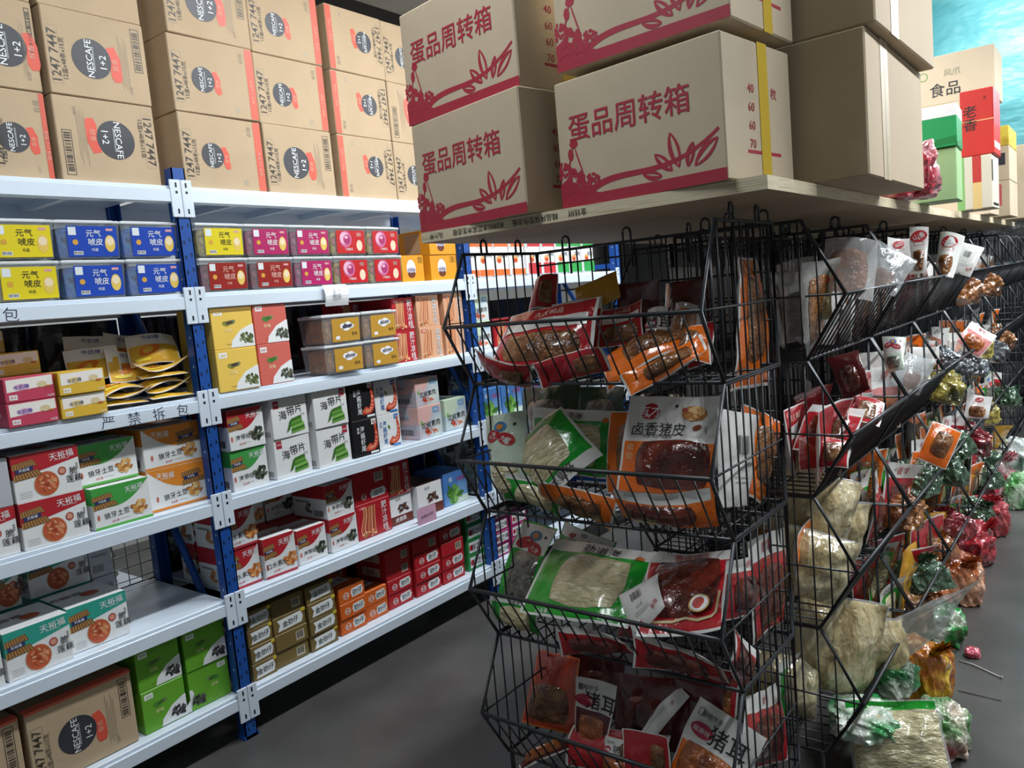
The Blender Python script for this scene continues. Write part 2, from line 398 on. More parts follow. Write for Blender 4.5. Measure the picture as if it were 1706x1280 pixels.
def brand(m, w, d, h, top, title, food, style='curve', roofx=.0, logox=.72, stripe=None, foodx=.78, titlex=.36, grey=False):
    shell(m, w, d, h, CARD)
    f, l, r, t = faces(m, w, d, h); T = ink(top)
    if style == 'diag':
        for p in (f,): p.poly([(0, .5), (1, .74), (1, 1), (0, 1)], T)
        roof(f, .01, .46, .42, .44)
        f.text('天裕福', .74, .85, .17, WHITE, 4, .012); f.rect(.62, .755, .86, .762, WHITE, 3)
        f.ell(.47, .30, .25, .265, ink('#c9a27e'), 2, n=24); f.ell(.47, .30, .235, .25, ink('#c05a38'), 2.4, n=24); f.food(.47, .30, .21, .21, fd('lotus'), 26, .055, 3, 2.8)
        f.ell(.72, .5, .085, .09, ink('#a84a3c'), 2, n=16); f.ell(.72, .5, .06, .06, ink('#d99a84'), 2.5, n=12)
        f.text('脆\n莲藕', .89, .38, .17, BLACK, 0, .012); f.text('香辣味', .955, .55, .05, BLACK, -90)
        for i in range(4): f.rect(.06, .2-i*.04, .24, .207-i*.04, GREY)
        t.ell(.6, .45, .14, .14, ink('#c8603c'), 2, n=20); t.text('天裕福', .25, .6, .18, BLACK, 0)
        l.poly([(0, .5), (1, .5), (1, 1), (0, 1)], T); l.text('脆\n莲藕', .72, .4, .17, BLACK, 0, .01); l.ell(.35, .3, .13, .16, ink('#c05a38'), 2)
    else:
        s = 1 if roofx < .4 else -1
        pts = [(0, 1), (0, .56)]+[(x, .56+(-.10 if x < .5 else -.10)*sin(pi*min(1, x*1.1))+.44*x**3.2) for x in [i/12 for i in range(1, 13)]]
        if s < 0: pts = [(1-x, y) for x, y in pts][::-1]
        f.poly(pts, T)
        roof(f, roofx, .48, .42, .38); f.text('天裕福', logox, .83, .155, WHITE, 5*s, .012)
        f.rect(logox-.1, .735, logox+.1, .742, WHITE, 3)
        f.text(title, titlex+.02, .31, .15 if len(title) < 4 else .155, BLACK, 4, .006); f.ell(titlex-.29, .29, .03, .07, ink('#c86a5c'), 2)
        f.food(foodx, .33, .2, .17, fd(food), 30, .065, 5)
        f.text('净含量', titlex-.02, .14, .06, RED, 4); f.rect(titlex+.06, .145, titlex+.22, .152, GREY)
        if stripe: f.rect(0, .0, 1, .06, ink(stripe))
        l.poly([(0, .6), (1, .6), (1, 1), (0, 1)], T); l.food(.5, .3, .18, .16, fd(food), 18, .06, 6)
        l.rect(.1, .45, .5, .5, GREY, 2); l.bars(.62, .08, .9, .25, 3)
        t.rect(0, .6, 1, 1, T); t.text(title, .5, .3, .2, RED)
def seaweed(m, w, d, h, side=0):
    shell(m, w, d, h, CARD); f, l, r, t = faces(m, w, d, h)
    x = .14 if side == 0 else .86
    f.rect(x-.075, .76, x+.075, .95, ink('#a82838')); f.text('海派', x, .86, .06, WHITE, 0)
    f.text('海', .3, .58, .25, BLACK, 4, .0); f.text('带', .53, .65, .27, BLACK, 4, .0); f.text('片', .75, .69, .24, BLACK, 4, .0); f.text('香辣', .86, .52, .06, GREY)
    L = fd('leaf')
    for i in range(6):
        y = .07+i*.06; x = .5+.012*(i % 3); f.poly([(x, y), (x+.38-.02*i, y+.05), (x+.40-.02*i, y+.10), (x+.36-.02*i, y+.13), (x-.01, y+.075)], L[(i*3) % 4], 2+i*.2)
    f.poly([(.36, .12), (.46, .18), (.56, .46), (.47, .40)], L[3], 3.5)
    l.bars(.6, .06, .92, .2, 4); l.rect(.1, .3, .5, .9, ink('#d4d6d6')); r.bars(.2, .1, .6, .3, 4); r.food(.5, .6, .2, .15, fd('weed'), 16, .05, 2)
def shrimpbox(m, w, d, h, dark=True):
    shell(m, w, d, h, BLACK if dark else CARD); f, l, r, t = faces(m, w, d, h)
    tc = WHITE if dark else ink('#2f6fb4'); x = .24 if dark else .2
    f.text('海\n酱\n虾\n尾', x+.12, .48, .175, tc, 0, .02); f.text('鲜香', x-.04, .72, .09, tc, -90, .01)
    f.rect(.74, .82, .93, .97, WHITE if dark else ink('#3f7fc4'), 2); f.text('海派', .835, .895, .07, BLACK if dark else WHITE)
    R = fd('shrimp'); c = (.72, .33)
    pts = bez((.86, .8), (1.0, .3), (.75, .05), (.55, .28), 18); f.stroke(pts, [.035+.05*min(1, i/9) for i in range(19)], R[0], 3)
    for i in range(3, 17, 2):
        px, py = pts[i]; f.ell(px-.01, py, .03, .05, R[2], 3.4+i*.01, rot=i*9, n=8)
    f.poly([(.80, .95), (.86, .76), (.92, .78)], R[1], 3.6); f.poly([(.92, .96), (.86, .76), (.90, .74)], R[1], 3.7)
    f.ell(.58, .2, .12, .08, R[1], 3.5, rot=20); f.ell(.5, .14, .05, .04, R[3], 3.8)
    if not dark: f.ell(.5, .62, .035, .07, fd('leaf')[1], 3, rot=30); f.ell(.56, .12, .09, .06, BLACK, 2.5)
    f.rect(.62, .03, .94, .09, WHITE if dark else ink('#3f7fc4'), 3)
    l.text('海酱虾尾', .5, .6, .16, tc, -90, .01); l.bars(.3, .08, .8, .2, 2, m=tc)
def pepper(m, w, d, h, base='#e3b3ac'):
    B = mat('pastel_board_'+base[1:], base, .42, cols=[base, '#b9c9d8', '#dfe4da'], vscale=6); shell(m, w, d, h, B); f, l, r, t = faces(m, w, d, h)
    f.rect(.62, .74, .9, .92, ink('#6f9fc4')); f.text('海派', .76, .83, .10, WHITE)
    f.text('花椒素肉', .5, .42, .21, BLACK, 4, .006); f.food(.5, .2, .3, .11, fd('shrimp'), 12, .07, 2); f.ell(.12, .5, .05, .08, fd('leaf')[2], 2)
    l.rect(.1, .1, .9, .45, ink('#b9b2bd')); l.text('花椒素肉', .5, .65, .13, GREY); l.bars(.4, .12, .85, .3, 7)
def noodle(m, w, d, h, base='#b01f2a'):
    red = base == '#b01f2a'; shell(m, w, d, h, mat('board_'+base[1:], base, .38, var=.03)); f, l, r, t = faces(m, w, d, h)
    N = fd('noodle')
    for i in range(9):
        x = .12+i*.045; f.stroke(bez((x+.05, .9), (x+.18-.02*i, .6), (x-.14+.02*i, .35), (x+.02, .1), 10), .016, N[i % 4], 2+i*.1)
    f.food(.32, .12, .3, .1, fd('noodle')+fd('leaf')[:1], 16, .05, 4, 3)
    f.rect(.06, .84, .3, .93, ink('#d8404a') if red else ink('#d0584a'), 2); f.text('海派', .18, .885, .07, WHITE)
    f.text('麻\n辣\n凉\n线' if not red else '肥\n汁\n凉\n线', .8, .5, .215, WHITE if red else BLACK, 0, .02)
    if not red: f.text('麻\n辣\n凉\n线', .79, .505, .215, WHITE, 0, -.005, 5)
    l.text('凉线', .5, .6, .25, WHITE if red else BLACK, 0, .02); l.frame(.15, .05, .6, .25, .01, WHITE); l.bars(.2, .08, .55, .22, 8)
    f.text('香辣味', .86, .05, .06, WHITE)
def snackbox(m, w, d, h, base='#efc95c', food='bean', tape=False, mirror=False):
    shell(m, w, d, h, mat('board_'+base[1:], base, .38, var=.03)); f, l, r, t = faces(m, w, d, h); X = (lambda x: 1-x) if mirror else (lambda x: x)
    f.rect(X(.07)-(.2 if mirror else 0), .8, X(.07)+(0 if mirror else .2), .93, WHITE); f.text('食味', X(.17), .865, .07, ink(base))
    c = X(.78); k = .42*h/w
    pts = [(c-k*1.0, .02), (c-k*.9, .18), (c-k*.3, .42), (X(.93), .54), (X(1.0), .55), (X(1.0), .02)]; f.poly(pts, WHITE, 1.5)
    f.food(X(.8), .22, .2, .16, fd(food), 34, .05, 3, 2)
    f.ell(X(.42), .62, .1, .045, fd('leaf')[3] if base != '#efc95c' else ink('#4a4030'), 2, rot=8); f.ell(X(.34), .6, .1, .06, fd('leaf')[1] if base != '#efc95c' else ink('#8a8a3c'), 1.8, rot=-15); f.ell(X(.5), .63, .08, .05, fd('bean')[0], 1.9, rot=20)
    f.text('好味', X(.38), .44, .10, ink('#f2e7b0'), 0, .01); f.rect(X(.38)-.08, .1, X(.38)+.08, .112, ink('#7a5a30'))
    if tape: f.rect(0, .88, 1, 1, mat('brown_tape', '#9a7a3c', .25, coat=.4), 3)
def flatbox(m, w, d, h, base='#7a6638', end=True, lab='劲仔'):
    """low carton of snack sachets, its end or its side turned to the aisle"""
    shell(m, w, d, h, mat('board_'+base[1:], base, .4, var=.04)); f, l, r, t = faces(m, w, d, h)
    if end == 'gold': f.poly([(.12, .12), (.86, .18), (.92, .5), (.86, .86), (.12, .8), (.2, .5)], WHITE); f.text('金'+lab, .52, .49, .38, BLACK, 3, .03); f.rect(.86, .8, 1, 1, ink('#d8c23a'), 3)
    elif end == 'bar': f.rect(.62, .2, .88, .75, ink('#c9c2ae')); f.bars(.65, .3, .85, .72, 5)
    elif end == 'green': f.rect(.1, .16, .9, .86, WHITE); f.ell(.2, .5, .16, .2, RED, 2); f.text('豚之味', .6, .5, .46, BLACK, 2, .015)
    else:
        f.poly([(.5, .2), (.88, .24), (.94, .5), (.88, .8), (.5, .76), (.45, .5)], WHITE); f.text(lab, .7, .5, .42, BLACK, 3, .02)
        f.ell(.27, .45, .24, .22, WHITE, 1.5); f.ell(.27, .45, .2, .18, ink(base), 2); f.text('香辣', .27, .45, .2, WHITE)
    t.rect(.15, .3, .85, .7, WHITE); t.text(lab+' 香辣', .5, .5, .18, BLACK); l.rect(.2, .2, .8, .8, ink('#c8b8b0')); l.text(lab, .5, .5, .4, BLACK)
def milkbox(m, w, d, h, base='#c2405c', side=0):
    shell(m, w, d, h, mat('board_'+base[1:], base, .38, var=.03)); f, l, r, t = faces(m, w, d, h)
    f.poly([(.05, .42), (.97, .55), (.97, .97), (.05, .93)], ink('#efe9e2')); f.ell(.35, .6, .3, .13, ink('#d9a8c8') if side == 0 else ink('#ead27a'), 2)
    f.text('牛奶棒', .34, .6, .2, ink('#3348a0'), 4, .02); f.ell(.75, .62, .2, .13, ink('#d9c79c'), 2.2); f.ell(.86, .5, .12, .05, ink('#c0602c'), 2.5)
    f.rect(.08, .1, .24, .3, WHITE); f.text('香浓', .16, .2, .12, ink(base)); f.text('100克', .9, .12, .12, WHITE)
    l.text('牛奶棒', .5, .5, .2, WHITE)
def eggbox(m, w, d, h):
    shell(m, w, d, h, mat('board_egg_orange', '#e39a1e', .38, var=.03)); f, l, r, t = faces(m, w, d, h)
    f.ell(.42, .5, .24, .34, WHITE, n=24); f.ell(.42, .3, .2, .16, ink('#6a2f18'), 2); f.ell(.42, .44, .235, .1, ink('#b9b3c8'), 2.5); f.text('乡味蛋', .42, .44, .12, BLACK, 0, .01)
    f.text('卤香\n鸡蛋', .84, .82, .1, ink('#4a3a20')); f.frame(.74, .7, .94, .93, .01, ink('#4a3a20')); l.rect(.2, .1, .7, .9, ink('#b89a7a'))
def meatbox(m, w, d, h):
    shell(m, w, d, h, CARD); f, l, r, t = faces(m, w, d, h)
    f.rect(0, 0, 1, .3, ink('#6a2a1c')); f.food(.6, .5, .25, .2, fd('meat'), 26, .07, 4); f.text('烤香脆', .45, .17, .17, WHITE, 4, .015); f.text('香辣', .4, .85, .12, GREY)
    t.rect(0, 0, 1, 1, ink('#5c4038')); l.food(.5, .5, .2, .18, fd('meat'), 16, .06, 3)
def cabbage(m, w, d, h):
    shell(m, w, d, h, mat('blue_green_board', '#5c8fca', .4, cols=['#4a7cc0', '#86b0d8'], vscale=3)); f, l, r, t = faces(m, w, d, h)
    f.food(.42, .32, .34, .28, fd('leaf'), 30, .12, 2); f.rect(.35, .0, 1, .2, ink('#cfe0d0')); f.text('下饭菜', .72, .74, .15, ink('#c83a78'), 6, .02); f.text('酱', .3, .78, .16, WHITE)
def greyback(m, w, d, h):
    shell(m, w, d, h, mat('grey_board', '#b9bcc2', .45, var=.04)); f, l, r, t = faces(m, w, d, h)
    f.rect(.1, .12, .6, .3, ink('#8d9096')); f.rect(.1, .5, .8, .56, ink('#8d9096')); f.text('脆莲藕', .5, .75, .14, ink('#7a7c84'))

KINDS = {
 'coffee_s': ('coffee_carton', coffee, {}), 'coffee_sf': ('coffee_carton', coffee, dict(flip=True)), 'coffee_l': ('coffee_carton', coffee, dict(style='large')),
 'coffee_lf': ('coffee_carton', coffee, dict(style='large', flip=True)), 'coffee_b': ('coffee_carton', coffee, dict(style='blank')), 'coffee_lt': ('coffee_carton', coffee, dict(style='large', top=True)),
 'lotus_r': ('snack_box', brand, dict(top='#b3212b', title='', food='lotus', style='diag')), 'lotus_t': ('snack_box', brand, dict(top='#2f9d8c', title='', food='lotus', style='diag')),
 'potato_g': ('snack_box', brand, dict(top='#43a047', title='狼牙土豆', food='potato', stripe='#58b04c')),
 'potato_o': ('snack_box', brand, dict(top='#e0892c', title='狼牙土豆', food='potato', stripe='#e0892c', roofx=.57, logox=.3, titlex=.42)),
 'weed_r': ('snack_box', brand, dict(top='#b3212b', title='海带结', food='weed')), 'weed_g': ('snack_box', brand, dict(top='#3f9a48', title='海带结', food='weed')),
 'tofu_r': ('snack_box', brand, dict(top='#b3212b', title='口水素肚', food='tofu', stripe='#b83440', foodx=.82)),
 'sea_l': ('snack_box', seaweed, dict(side=0)), 'sea_r': ('snack_box', seaweed, dict(side=1)), 'shr_b': ('snack_box', shrimpbox, dict(dark=True)), 'shr_w': ('snack_box', shrimpbox, dict(dark=False)),
 'pep_p': ('snack_box', pepper, dict(base='#e3b3ac')), 'pep_g': ('snack_box', pepper, dict(base='#c9dcc0')),
 'nood_r': ('noodle_box', noodle, {}), 'nood_p': ('noodle_box', noodle, dict(base='#dca886')),
 'snk_yt': ('snack_box', snackbox, dict(tape=True)), 'snk_y': ('snack_box', snackbox, {}), 'snk_c': ('snack_box', snackbox, dict(base='#d4685c', food='weed')),
 'snk_g': ('snack_box', snackbox, dict(base='#68ac30', food='dark')), 'snk_gm': ('snack_box', snackbox, dict(base='#68ac30', food='dark', mirror=True)),
 'gold': ('sachet_box', flatbox, dict(end='gold')), 'gold_b': ('sachet_box', flatbox, dict(end='bar')), 'org': ('sachet_box', flatbox, dict(base='#d8641c')), 'red': ('sachet_box', flatbox, dict(base='#b51f28')),
 'red_b': ('sachet_box', flatbox, dict(base='#b51f28', end='bar')), 'grn': ('sachet_box', flatbox, dict(base='#2e8a4a', end='green')), 'mag': ('sachet_box', flatbox, dict(base='#a8286c', end='green')),
 'milk_p': ('milk_candy_box', milkbox, {}), 'milk_y': ('milk_candy_box', milkbox, dict(base='#dcb23a', side=1)), 'egg': ('egg_box', eggbox, {}), 'meat': ('snack_box', meatbox, {}), 'cab': ('pickle_box', cabbage, {}), 'grey': ('snack_box', greyback, {}),
}
CACHE = {}
def good(kind, w, d, h, loc, rz=90, label='', cat='box', group=None):
    name, fn, kw = KINDS[kind]; w = round(w*200)/200; h = round(h*400)/400; key = (kind, w, d, h)
    if key not in CACHE:
        m = MB(); fn(m, w, d, h, **kw); CACHE[key] = m.data(name)
    o = obj(name, CACHE[key], None, loc, (0, 0, radians(rz)))
    return tag(o, label, cat, group)
RJ = random.Random(11)
def stack(deck, ya, yb, items, d=.22, x=-2.53, group=None, cat='box', yaw=0):
    """boxes standing on one deck from y=ya to y=yb with their fronts at x, listed bottom up: (kind, height, label)"""
    z = DECK[deck]+.0005
    for kind, h, label in items:
        w = yb-ya-.004; j = RJ.uniform(-.004, .004); q = RJ.uniform(-.8, .8)+yaw
        good(kind, w, d, h, (x-d/2-.004+j, (ya+yb)/2, z), 90+q, label, cat, group); z += round(h*400)/400+.0008
#GOODS
def shelf_goods():
    G = 'coffee cartons on the rack'
    C = lambda k, l: (k, .258, 'brown coffee carton '+l)
    P1, P2 = 'right of the first blue post', 'half hidden by the egg cartons'
    stack(0, .96, 1.118, [C('coffee_s', 'with red side band at the far left of the top deck'), C('coffee_l', 'with barcode at the far left of the top deck, second row'), C('coffee_b', 'blank-faced, far left of the top deck, third row')], .3, -2.545, G, 'carton')
    stack(0, 1.13, 1.45, [C('coffee_lf', 'with upside-down round logo left of the first blue post'), C('coffee_l', 'with upright logo and barcode left of the first blue post'), C('coffee_b', 'blank-faced, left of the first blue post, top row')], .3, -2.53, G, 'carton')
    stack(0, 1.53, 1.865, [C('coffee_s', f'with red side band just {P1}, bottom row'), C('coffee_s', f'with red side band just {P1}, second row'), C('coffee_l', f'with large logo just {P1}, top row')], .3, -2.53, G, 'carton')
    stack(0, 1.872, 2.20, [C('coffee_l', f'with large logo, second {P1}, bottom row'), C('coffee_s', f'with red band, second {P1}, middle row'), C('coffee_s', f'with red band, second {P1}, top row')], .3, -2.535, G, 'carton')
    stack(0, 2.235, 2.55, [C('coffee_sf', f'turned upside down, third {P1}, {w}') for w in ('bottom row', 'middle row', 'top row')], .3, -2.535, G, 'carton')
    stack(0, 2.553, 2.88, [C('coffee_s', f'{P2}, bottom row'), C('coffee_lf', f'{P2}, middle row'), C('coffee_s', f'{P2}, top row')], .3, -2.54, G, 'carton')
    stack(5, .80, 1.118, [('coffee_lt', .243, 'brown coffee carton on the lowest deck left of the green boxes')], .3, -2.545, G, 'carton')
    stack(5, .47, .79, [('coffee_lt', .243, 'brown coffee carton on the lowest deck cut off by the left edge of the view')], .3, -2.545, G, 'carton')
    # second deck, orange egg boxes
    E = 'orange egg boxes'
    stack(1, 2.522, 2.665, [('egg', .118, 'orange egg box on the second deck right of the red tubs')], .2, -2.53, E)
    stack(1, 2.71, 2.895, [('egg', .118, 'orange egg box on the second deck beside the second blue post, lower of two'), ('egg', .118, 'orange egg box on the second deck beside the second blue post, upper of two')], .2, -2.53, E)
    # third deck
    K = 'milk candy boxes'
    stack(2, .868, 1.008, [('milk_p', .07, 'pink milk candy box on the third deck, lower of two'), ('milk_p', .07, 'pink milk candy box on the third deck, upper of two')], .12, -2.50, K)
    stack(2, 1.012, 1.15, [('milk_y', .07, 'yellow milk candy box at the deck edge beside the pink ones, lower of two'), ('milk_y', .07, 'yellow milk candy box at the deck edge beside the pink ones, upper of two')], .12, -2.49, K)
    stack(2, .90, 1.04, [('milk_y', .07, 'yellow milk candy box hidden at the bottom of the pile behind the pink ones'), ('milk_y', .07, 'yellow milk candy box in the middle of the pile behind the pink ones'), ('milk_y', .07, 'yellow milk candy box showing its drawing above the front pink and yellow pairs')], .1, -2.655, K)
    stack(2, .86, 1.0, [('milk_y', .07, 'yellow milk candy box at the far back left, bottom of its pile'), ('milk_y', .07, 'yellow milk candy box at the far back left, second of its pile'), ('milk_y', .07, 'yellow milk candy box at the far back left, third of its pile'), ('milk_y', .07, 'yellow milk candy box topmost at the far back left of the third deck')], .1, -2.79, K)
    S = 'snack boxes on the third deck'
    stack(2, 1.545, 1.715, [('snk_y', .15, 'yellow bean snack box right of the first blue post, lower of two'), ('snk_yt', .15, 'yellow bean snack box with brown tape along its top, right of the first blue post')], .22, -2.51, S)
    stack(2, 1.718, 1.868, [('snk_c', .152, 'coral snack box on the third deck, lower of two'), ('snk_c', .152, 'coral snack box on the third deck, upper of two')], .22, -2.51, S)
    stack(2, 2.436, 2.572, [('nood_r', .143, 'red noodle box on the third deck right of the gold-label tubs, lower of two'), ('nood_r', .143, 'red noodle box on the third deck right of the gold-label tubs, upper of two')], .22, -2.53, S)
    stack(2, 2.585, 2.738, [('nood_p', .146, 'peach noodle box beside the red ones, lower of two'), ('nood_p', .146, 'peach noodle box beside the red ones, upper of two')], .22, -2.53, S)
    stack(2, 2.764, 2.905, [('nood_p', .146, 'peach noodle box next to the second blue post, lower of two'), ('nood_p', .146, 'peach noodle box next to the second blue post, upper of two')], .22, -2.53, S)
    stack(2, 2.30, 2.42, [('nood_r', .143, 'red noodle box standing behind the gold-label tubs, lower of two'), ('nood_r', .143, 'red noodle box standing behind the gold-label tubs, upper of two')], .12, -2.72, S)
    # fourth deck
    F = 'snack boxes on the fourth deck'
    stack(3, .868, 1.058, [('lotus_r', .14, 'white and red lotus snack box left of the green potato boxes, lower of two'), ('lotus_r', .14, 'white and red lotus snack box left of the green potato boxes, upper of two')], .24, -2.525, F)
    stack(3, .67, .862, [('lotus_r', .14, 'white and red lotus snack box on the fourth deck cut by the left edge'), ('grey', .14, 'grey snack box on the fourth deck at the left edge')], .24, -2.525, F)
    stack(3, 1.072, 1.262, [('potato_g', .133, 'white and green potato snack box, lower of two and pulled forward')], .2, -2.525, F)
    good('potato_g', .19, .22, .133, (-2.68, 1.155, DECK[3]+.136), 90, 'white and green potato snack box, upper of two and set back', 'box', F)
    stack(3, 1.268, 1.482, [('potato_o', .14, 'white and orange potato snack box by the first blue post, lower of two'), ('potato_o', .14, 'white and orange potato snack box by the first blue post, upper of two')], .24, -2.562, F)
    stack(3, 1.566, 1.72, [('weed_g', .147, 'white and green seaweed snack box right of the first blue post'), ('weed_r', .147, 'white and red seaweed snack box on top of the green one')], .22, -2.53, F)
    stack(3, 1.751, 1.922, [('sea_l', .152, 'white box with seaweed strips and red square at its left, lower of two'), ('sea_l', .152, 'white box with seaweed strips and red square at its left, upper of two')], .22, -2.53, F)
    stack(3, 1.946, 2.12, [('sea_r', .158, 'white box with seaweed strips and red square at its right, lower of two'), ('sea_r', .152, 'white box with seaweed strips and red square at its right, upper of two')], .22, -2.525, F)
    stack(3, 2.134, 2.28, [('shr_b', .155, 'black shrimp snack box, lower of two'), ('shr_b', .155, 'black shrimp snack box, upper of two')], .22, -2.525, F)
    stack(3, 2.29, 2.436, [('shr_w', .15, 'white and blue shrimp snack box, lower of two'), ('shr_w', .15, 'white and blue shrimp snack box, upper of two')], .22, -2.55, F)
    stack(3, 2.53, 2.69, [('pep_p', .15, 'pale pink pepper snack box, lower of two'), ('pep_p', .13, 'pale pink pepper snack box, upper of two and set back')], .2, -2.535, F)
    stack(3, 2.742, 2.90, [('pep_g', .15, 'pale green pepper snack box by the second blue post')], .2, -2.56, F)
    # fifth deck
    H = 'snack boxes on the fifth deck'
    stack(4, .777, .962, [('lotus_t', .145, 'white and teal lotus snack box at the deck edge, left one of the front pair')], .2, -2.535, H)
    stack(4, .966, 1.15, [('lotus_t', .145, 'white and teal lotus snack box at the deck edge, right one of the front pair')], .2, -2.56, H)
    stack(4, .58, .772, [('lotus_t', .145, 'white and teal lotus snack box cut by the left edge of the view')], .2, -2.535, H)
    stack(4, .66, .845, [('lotus_r', .14, 'white and red lotus snack box hidden under another behind the teal pair'), ('lotus_r', .14, 'white and red lotus snack box behind the teal pair at the left edge')], .1, -2.75, H)
    stack(4, .86, .93, [('lotus_t', .14, 'narrow teal lotus snack box at the back, lower'), ('lotus_t', .14, 'narrow teal lotus snack box at the back between red and teal ones')], .1, -2.78, H)
    stack(4, .955, 1.15, [('lotus_t', .14, 'white and teal lotus snack box at the back, lower of two'), ('lotus_t', .14, 'white and teal lotus snack box at the back, upper of two')], .1, -2.80, H)
    stack(4, 1.153, 1.23, [('grey', .14, 'grey-white snack box end at the back of the fifth deck, lower of two'), ('grey', .14, 'grey-white snack box end at the back of the fifth deck, upper of two')], .1, -2.80, H)
    stack(4, 1.525, 1.655, [('tofu_r', .15, 'white and red tofu snack box deep behind the post, lower of two'), ('tofu_r', .15, 'white and red tofu snack box deep behind the post, upper of two')], .1, -2.79, H)
    stack(4, 1.522, 1.655, [('tofu_r', .150, 'white and red tofu snack box touching the first blue post, lower of two'), ('tofu_r', .150, 'white and red tofu snack box touching the first blue post, upper of two')], .2, -2.56, H)
    stack(4, 1.665, 1.81, [('tofu_r', .155, 'white and red tofu snack box at the deck edge, second from the post')], .2, -2.545, H, yaw=-3)
    stack(4, 1.70, 1.84, [('tofu_r', .145, 'white and red tofu snack box in the back row, lower of two'), ('tofu_r', .145, 'white and red tofu snack box in the back row, upper of two')], .15, -2.78, H)
    stack(4, 1.822, 1.967, [('weed_r', .14, 'white and red seaweed knot box at the deck edge, pulled forward')], .22, -2.56, H)
    stack(4, 1.86, 2.01, [('weed_r', .145, 'white and red seaweed knot box in the back row, lower of two'), ('weed_r', .145, 'white and red seaweed knot box in the back row, upper of two')], .15, -2.80, H)
    stack(4, 1.982, 2.13, [('weed_r', .14, 'white and red seaweed knot box left of the red noodle box, lower of two'), ('weed_r', .14, 'white and red seaweed knot box left of the red noodle box, upper of two')], .22, -2.56, H)
    stack(4, 2.142, 2.342, [('nood_r', .152, 'red noodle box standing at the edge of the fifth deck'), ('red', .062, 'flat red sachet box with oval badge lying on the red noodle box'), ('red_b', .075, 'flat red sachet box with barcode topmost over the red noodle box')], .2, -2.575, H)
    stack(4, 2.35, 2.495, [('meat', .135, 'white and brown meat snack box right of the red noodle box'), ('nood_r', .15, 'red noodle box on top of the white and brown meat box')], .2, -2.59, H)
    stack(4, 2.512, 2.68, [('meat', .148, 'white and brown meat snack box with a pink price card before it')], .2, -2.575, H)
    stack(4, 2.694, 2.87, [('cab', .16, 'blue and green pickle box by the second blue post on the fifth deck')], .2, -2.58, H)
    # lowest deck
    L = 'green snack boxes on the lowest deck'
    stack(5, 1.142, 1.294, [('snk_g', .143, 'green snack box by the coffee carton, lower of two'), ('snk_g', .14, 'green snack box by the coffee carton, upper of two')], .22, -2.55, L)
    stack(5, 1.308, 1.467, [('snk_gm', .14, 'green snack box by the first blue post with picture at its left, lower of two'), ('snk_g', .14, 'green snack box by the first blue post, upper of two')], .22, -2.55, L)
    A = 'sachet boxes on the lowest deck'
    row = ('lowest', 'second', 'third', 'topmost')
    def pile(ya, yb, ks, what, x=-2.54, d=.2, h=.066): stack(5, ya, yb, [(k, h, f'flat {what}, {row[i]} in its pile') for i, k in enumerate(ks)], d, x, A)
    pile(1.549, 1.656, ['gold']*4, 'gold sachet box right of the first blue post')
    pile(1.66, 1.812, ['gold_b', 'gold_b', 'gold', 'gold_b'], 'gold sachet box in the middle gold pile', -2.545)
    pile(1.818, 1.957, ['gold']*3+['gold'], 'gold sachet box in the pile beside the orange ones')
    pile(1.979, 2.125, ['org']*3, 'orange sachet box beside the gold piles', -2.55)
    pile(2.13, 2.257, ['org']*2, 'orange sachet box beside the red piles', -2.56)
    pile(2.264, 2.42, ['red', 'red', 'red_b', 'red_b'], 'red sachet box in the first red pile', -2.565)
    pile(2.432, 2.60, ['red', 'red', 'red', 'red_b'], 'red sachet box in the middle red pile', -2.555)
    pile(2.607, 2.766, ['red', 'red', 'red_b', 'red'], 'red sachet box in the red pile nearest the green ones', -2.55)
    pile(2.80, 2.935, ['grn']*4, 'green sachet box beside the second blue post', -2.56, h=.075)
    stack(5, 2.0, 2.24, [('red_b', .066, f'flat red sachet box deep behind the orange ones, {row[i]} in its pile') for i in range(4)], .2, -2.80, A)
    # third bay, seen through the wire baskets
    T = 'goods in the third bay'
    stack(3, 2.99, 3.16, [('cab', .16, 'blue pickle box just past the second blue post on the fourth deck')], .2, -2.55, T)
    stack(3, 3.165, 3.34, [('cab', .16, 'blue pickle box second past the second blue post on the fourth deck')], .2, -2.55, T)
    stack(3, 3.345, 3.52, [('cab', .16, 'blue pickle box third past the second blue post on the fourth deck')], .2, -2.55, T)
    stack(4, 2.99, 3.2, [('pep_g', .15, 'pale green pepper box past the second blue post on the fifth deck')], .2, -2.55, T)
    stack(4, 3.21, 3.4, [('lotus_t', .15, 'white and teal lotus box past the second blue post on the fifth deck')], .2, -2.55, T)
    stack(5, 2.99, 3.13, [('mag', .066, f'flat magenta sachet box just past the second blue post, {row[i]} in its pile') for i in range(4)], .2, -2.55, T)
    stack(5, 3.14, 3.29, [('mag', .066, f'flat magenta sachet box second past the second blue post, {row[i]} in its pile') for i in range(3)], .2, -2.55, T)
    stack(2, 2.99, 3.13, [('pep_g', .14, 'pale snack box just past the second blue post on the third deck'), ('pep_g', .13, 'pale snack box just past the second blue post on the third deck, upper')], .2, -2.55, T)
    stack(2, 3.15, 3.33, [('nood_r', .14, 'red box second past the second blue post on the third deck')], .2, -2.55, T)
    stack(2, 3.36, 3.56, [('nood_r', .14, 'red box third past the second blue post on the third deck')], .2, -2.55, T)
    # black plastic sheet behind the third deck; the others are added as dark backing
    bp = mat('black_sheet', '#17181c', .16, spec=.6, bump=.6, bscale=10, bdist=.01)
